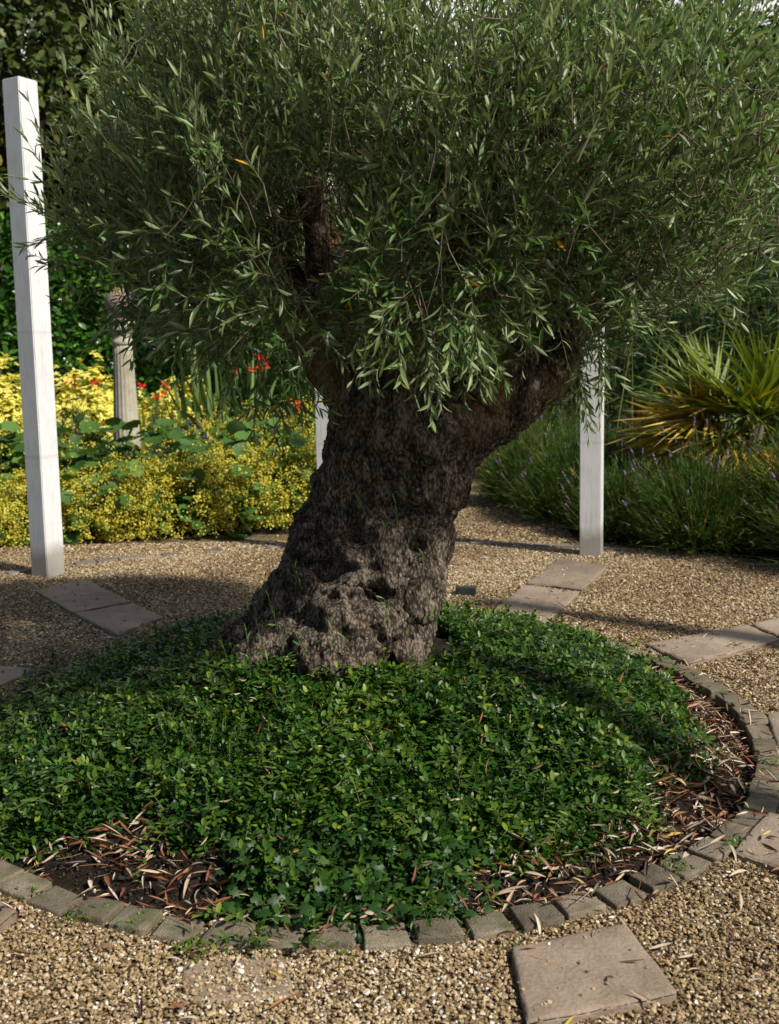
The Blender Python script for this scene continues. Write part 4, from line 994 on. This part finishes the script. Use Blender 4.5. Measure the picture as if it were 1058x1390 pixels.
# ---------------------------------------------------------------- fan palm
pp_ = at_y(1022, 560, 5.95); pb = np.array([pp_[0], pp_[1], 0.])
palm = thing('fan_palm', tuple(pb), 'fan palm with green upper fans and yellowed dry lower fans, behind the lavender', 'palm')
bag = Bag(); tubes(bag, np.array([[pb, pb+np.array([.02, 0, .25]), pb+np.array([0, 0, .55]), pb+np.array([0, 0, .66])]]), .075, .06, .4, 0, 12); bag.obj('trunk', M_TRUNK, palm)
def frond(az, el, plen, flen, dry, seed):
    g = np.random.default_rng(seed); a, e = math.radians(az), math.radians(el)
    d = np.array([math.cos(a)*math.cos(e), math.sin(a)*math.cos(e), math.sin(e)]); root = pb+np.array([0, 0, .54+.05*g.normal()])
    hub = root+d*plen; hub[2] -= .06*plen if not dry else .12*plen
    bag = Bag(); tubes(bag, np.stack([root, root*.5+hub*.5+np.array([0, 0, .03]), hub])[None], .007, .005, .4, 1, 5)
    m = 30; th = np.linspace(-1.35, 1.35, m)+.03*g.normal(size=m)
    sdir = nrm(np.cross(d, [0, 0, 1.])); nup = np.cross(sdir, d)
    roll = g.normal(0, .5); s2 = sdir*math.cos(roll)+nup*math.sin(roll)
    D = np.cos(th)[:, None]*d+np.sin(th)[:, None]*s2
    B = np.repeat(hub[None], m, 0)+D*.015
    L = 1.14*flen*(.78+.22*np.cos(th))*g.uniform(.9, 1.05, m)
    nn = np.cross(d, s2); side = nrm(np.cross(D, nn)+.35*nn*np.where(np.arange(m) % 2, 1, -1)[:, None])
    rv = np.clip((.45 if not dry else .6)+.2*g.normal(size=m), 0, 1)
    blades(bag, B, D, L, np.full(m, .024), g.uniform(.02, .16 if not dry else .3, m), rv, 6, tip=.06, widest=.4, side=side)
    bag.obj('frond', [M_PALMY if dry else M_PALM, M_CANE], palm)
for i, (az, el, pl, fl_, dr) in enumerate([(-170, 50, .28, .42, 0), (-150, 70, .3, .44, 0), (-110, 62, .3, .42, 0), (-60, 60, .3, .42, 0), (170, 35, .3, .42, 0), (-130, 42, .28, .42, 0), (-30, 50, .3, .42, 0), (40, 60, .3, .42, 0), (110, 65, .3, .42, 0), (-90, 80, .3, .45, 0), (-178, 66, .3, .45, 0), (0, 75, .3, .45, 0),
                                         (-140, 22, .30, .46, 0), (-165, 18, .32, .46, 0), (-100, 30, .30, .46, 0), (-120, 12, .3, .44, 0), (-75, 35, .3, .45, 0), (-50, 25, .3, .45, 0), (-172, 2, .34, .46, 1), (-165, 8, .24, .42, 1), (178, -6, .26, .42, 1), (-150, -14, .24, .40, 1), (-128, -8, .24, .40, 1), (-105, -16, .24, .38, 1), (-70, -10, .26, .38, 1), (-40, 0, .25, .38, 1), (-160, -26, .24, .38, 1), (-140, 15, .24, .4, 1), (-115, -32, .22, .36, 1), (-175, -18, .3, .46, 1), (-158, 2, .32, .46, 1), (-145, -30, .28, .44, 1), (-132, 4, .3, .44, 1), (-172, 14, .3, .44, 1)]):
    frond(az, el if dr else el*.62, pl, fl_, dr, 700+i)

# ---------------------------------------------------------------- tall bamboo-like grass
def bamboo(x, y, n, h, label, seed, cat='bamboo'):
    o = thing('bamboo_clump', (x, y, 0), label, cat, 'bamboo clumps behind the beds')
    B = np.stack([rng.normal(x, .28, n), rng.normal(y, .22, n), np.zeros(n)], -1); a = U(0, 6.28, n); t = np.abs(rng.normal(0, .10, n))
    D = np.stack([np.cos(a)*np.sin(t), np.sin(a)*np.sin(t), np.cos(t)], -1); L = h*U(.7, 1.05, n)
    bag = Bag(); tt = np.linspace(0, 1, 5)
    P = B[:, None]+D[:, None]*(L[:, None]*tt)[..., None]; P += (np.stack([np.cos(a), np.sin(a), np.zeros(n)], -1)[:, None]*(tt**2)[None, :, None])*U(.05, .25, n)[:, None, None]
    tubes(bag, P, U(.004, .008, n), .0015, rng.random(n), 0, 5); bag.obj('canes', M_CANE, o)
    bag = Bag(); m = n*58; i = rng.integers(0, n, m); s = U(.12, 1., m)
    k0 = np.clip((s*4).astype(int), 0, 3); fr = s*4-k0; pos = P[i, k0]*(1-fr)[:, None]+P[i, k0+1]*fr[:, None]
    d = nrm(np.stack([rng.normal(size=m), rng.normal(size=m), U(-.1, .9, m)], -1))
    blades(bag, pos, d, U(.12, .30, m), U(.008, .017, m), U(.1, .8, m), np.clip(.42+.25*rng.normal(size=m), 0, 1), 5)
    bag.obj('leaves', M_STRAP, o)
BB = [(1.3, 8.3, 'bamboo behind the lavender at the end of the gravel path'), (2.05, 7.9, 'bamboo behind the white post and right of it'), (2.7, 7.7, 'bamboo right behind the fan palm'), (3.3, 7.6, 'bamboo at the right edge above the palm'), (.55, 9.4, 'bamboo behind the fork of the olive'), (-.6, 8.5, 'bamboo with pale canes left of the olive fork'), (3.9, 8.2, 'bamboo outside the right edge')]
for i, (x, y, l) in enumerate(BB): bamboo(x, y, 42, 2.1 if i < 4 else 1.9, l, 800+i)

# ---------------------------------------------------------------- background trees
def tree_bg(name, x, y, h, crown_c, radii, ncl, per, cl_r, leaf, mat, label, seed, group='trees behind the garden', tpl=None, hollow=.5):
    o = thing(name, (x, y, 0), label, 'tree', group); g = np.random.default_rng(seed)
    c = np.array(crown_c); d = nrm(g.normal(size=(ncl, 3)))
    lump = 1+.16*smooth_noise(d*2.6, seed)
    Pc = c+d*np.array(radii)*(lump*(1-hollow*g.random(ncl)**1.8))[:, None]
    i = np.repeat(np.arange(ncl), per); n = len(i)
    off = g.normal(size=(n, 3))*np.array([1, 1, .6])*cl_r*.5*g.uniform(.6, 1.4, ncl)[i][:, None]
    P = Pc[i]+off; out = d[i]
    T, F = tpl or hex_leaf(.6, .25)
    D = out*.5+g.normal(0, .7, (n, 3)); D[:, 2] -= .15
    b1 = Bag(); rv = np.clip(.42+.2*g.normal(size=n)+g.normal(0, .2, ncl)[i], 0, 1)
    b1.inst(T, F, P, frames(D, out*.5+np.array([0, 0, .8])+.4*g.normal(size=(n, 3))), g.uniform(.7, 1.25, n)*leaf, rv)
    b1.obj('crown', mat, o)
    b2 = Bag(); tr = .03*h
    top = np.array([c[0], c[1], c[2]+radii[2]*.3])
    tubes(b2, np.stack([np.array([x, y, -.1]), np.array([x*.6+c[0]*.4, y, h*.25]), c*1., top])[None], tr, tr*.25, .4, 0, 10)
    k = g.choice(ncl, 40); b0 = c+(Pc[k]-c)*.1; b0[:, 2] -= radii[2]*.3
    tubes(b2, np.stack([b0, b0*.5+Pc[k]*.5+g.normal(0, .1, (40, 3)), Pc[k]], 1), tr*.3, .01, .4, 0, 5)
    b2.obj('trunk', M_TRUNK, o)
tree_bg('beech_tree', -4.9, 13.5, 7.5, (-4.9, 13.5, 4.2), (3.2, 2.0, 3.6), 620, 80, .66, .115, M_TREEA, 'dark broadleaf tree with bronze green sprays filling the top left corner', 1)
tree_bg('beech_tree', -2.2, 14.5, 6.5, (-2.3, 14.5, 3.4), (1.9, 1.6, 2.75), 420, 70, .6, .11, M_TREEA, 'dark broadleaf tree behind the left half of the olive crown', 2)
tree_bg('broadleaf_tree', 2.4, 16, 6, (2.6, 16, 3.0), (1.8, 1.6, 2.55), 260, 60, .6, .12, M_TREEA, 'dark tree behind the right half of the olive crown', 3)
tree_bg('light_tree', 6.1, 18.5, 8, (6.2, 18.5, 4.6), (1.3, 1.2, 2.0), 240, 70, .5, .12, M_TREEB, 'light green feathery tree at the top right corner', 4)
tree_bg('broadleaf_tree', 5.6, 22, 9, (6.6, 23, 6.6), (3.6, 1.8, 2.3), 260, 60, .8, .16, M_TREEA, 'dark tree standing against the sky behind the light green one', 5)
tree_bg('copper_shrub', 5.2, 14.5, 4, (5.1, 14.5, 2.9), (1.0, .9, 1.35), 130, 60, .4, .08, M_COPP, 'copper brown shrub below the blue green conifer', 6, 'shrubs behind the garden')
tree_bg('maroon_shrub', 4.3, 10.5, 3, (4.25, 10.5, 1.75), (.5, .5, .85), 60, 50, .3, .07, M_MAROON, 'dark maroon shrub at the right edge behind the bamboo', 7, 'shrubs behind the garden')
tree_bg('evergreen_shrub', .4, 12.0, 3.5, (.35, 12.0, 1.9), (1.6, .8, 1.7), 240, 60, .45, .085, M_HEDGE, 'glossy dark evergreen shrub behind the olive fork', 8, 'shrubs behind the garden')
tree_bg('evergreen_shrub', 3.2, 11.5, 3.5, (3.2, 11.5, 1.7), (1.7, .8, 1.6), 240, 60, .45, .085, M_TREEA, 'dull dark shrub behind the bamboo', 9, 'shrubs behind the garden')
tree_bg('evergreen_shrub', -6.8, 11.5, 4.5, (-6.4, 11.5, 2.0), (1.7, .8, 2.1), 200, 60, .45, .085, M_TREEA, 'dark shrub beyond the left end of the hedge', 10, 'shrubs behind the garden')
tree_bg('broadleaf_tree', -7.5, 18, 10, (-7.0, 18, 5.5), (3.6, 2.2, 4.6), 420, 70, .8, .15, M_TREEA, 'tall dark tree behind the beech in the top left corner', 11)
# blue-green conifer
con = thing('blue_conifer', (6.55, 16.5, 0), 'dark blue green conifer at the right edge', 'tree', 'trees behind the garden')
bag = Bag(); bt = Bag()
tubes(bt, np.array([[(6.55, 16.5, -.1), (6.55, 16.5, 3.), (6.55, 16.5, 6.6)]]), .14, .02, .4, 0, 10)
for k in range(210):
    z = .6+5.8*random.random()**.8; R_ = (6.9-z)/6.4*1.25; a = random.uniform(0, 6.28); o3 = np.array([6.55, 16.5, z]); d = np.array([math.cos(a), math.sin(a), -.12])
    tip = o3+d*R_; tubes(bt, np.stack([o3, tip])[None], .02, .006, .4, 0, 4)
    n = int(140*R_/1.2)+20; t = .25+.78*rng.random(n); B = o3+(tip-o3)*t[:, None]+rng.normal(0, .05, (n, 3))*np.array([1, 1, .4])
    D = nrm(d+.8*rng.normal(size=(n, 3))*np.array([1, 1, .5])); blades(bag, B, D, U(.10, .22, n), U(.02, .04, n), U(.1, .4, n), np.clip(.45+.2*rng.normal(size=n), 0, 1), 3)
bag.obj('crown', M_CONI, con); bt.obj('trunk', M_TRUNK, con)

# ---------------------------------------------------------------- light
SUN_AZ, SUN_EL = math.radians(-36), math.radians(41.5)
w = bpy.data.worlds.new('World'); S.world = w; w.use_nodes = True; nt = w.node_tree
sky = N(nt, 'ShaderNodeTexSky'); sky.sky_type = 'NISHITA'; sky.sun_disc = False; sky.sun_elevation = SUN_EL
sky.sun_rotation = PI/2-SUN_AZ; sky.altitude = 50; sky.air_density = 1.; sky.dust_density = 1.5; sky.ozone_density = 1.
tcw = N(nt, 'ShaderNodeTexCoord'); dp = N(nt, 'ShaderNodeVectorMath', operation='DOT_PRODUCT'); dp.inputs[1].default_value = (0, .93, .37)
nt.links.new(tcw.outputs['Generated'], dp.inputs[0])
cn = N(nt, 'ShaderNodeTexNoise'); cn.inputs['Scale'].default_value = 4; cn.inputs['Detail'].default_value = 7; nt.links.new(tcw.outputs['Generated'], cn.inputs['Vector'])
ca = N(nt, 'ShaderNodeMath', operation='MULTIPLY_ADD'); nt.links.new(cn.outputs[0], ca.inputs[0]); ca.inputs[1].default_value = .35; nt.links.new(dp.outputs['Value'], ca.inputs[2])
cr_ = ramp(nt, [(.90, (0, 0, 0)), (1.02, (1, 1, 1))], ca.outputs[0]); cm = N(nt, 'ShaderNodeMix', data_type='RGBA')
nt.links.new(cr_.outputs[0], cm.inputs[0]); nt.links.new(sky.outputs[0], cm.inputs[6]); cm.inputs[7].default_value = (17, 17.2, 17.8, 1)
nt.links.new(cm.outputs[2], nt.nodes['Background'].inputs[0]); nt.nodes['Background'].inputs[1].default_value = .058
ld = bpy.data.lights.new('sun', 'SUN'); ld.energy = 4.6; ld.angle = math.radians(2.2); ld.color = (1., .94, .84)
lo = bpy.data.objects.new('sun', ld); COL.objects.link(lo); lo.location = (3, -3, 6)
sv = Vector((math.cos(SUN_EL)*math.cos(SUN_AZ), math.cos(SUN_EL)*math.sin(SUN_AZ), math.sin(SUN_EL)))
lo.rotation_euler = sv.to_track_quat('Z', 'Y').to_euler()

# ---------------------------------------------------------------- camera
cd = bpy.data.cameras.new('camera'); cam = bpy.data.objects.new('camera', cd); COL.objects.link(cam)
cd.sensor_fit = 'HORIZONTAL'; cd.sensor_width = 36; cd.lens = FPX/1058*36; cd.shift_y = -45/1058; cd.clip_end = 400; cd.clip_start = .05
cam.matrix_world = Matrix(((_r[0], _u[0], -_fw[0], 0), (_r[1], _u[1], -_fw[1], 0), (_r[2], _u[2], -_fw[2], H), (0, 0, 0, 1)))
cd.dof.use_dof = True; cd.dof.focus_distance = 2.4; cd.dof.aperture_fstop = 9
S.camera = cam
S.view_settings.view_transform = 'Standard'; S.view_settings.look = 'None'; S.view_settings.exposure = .3; S.view_settings.gamma = 1
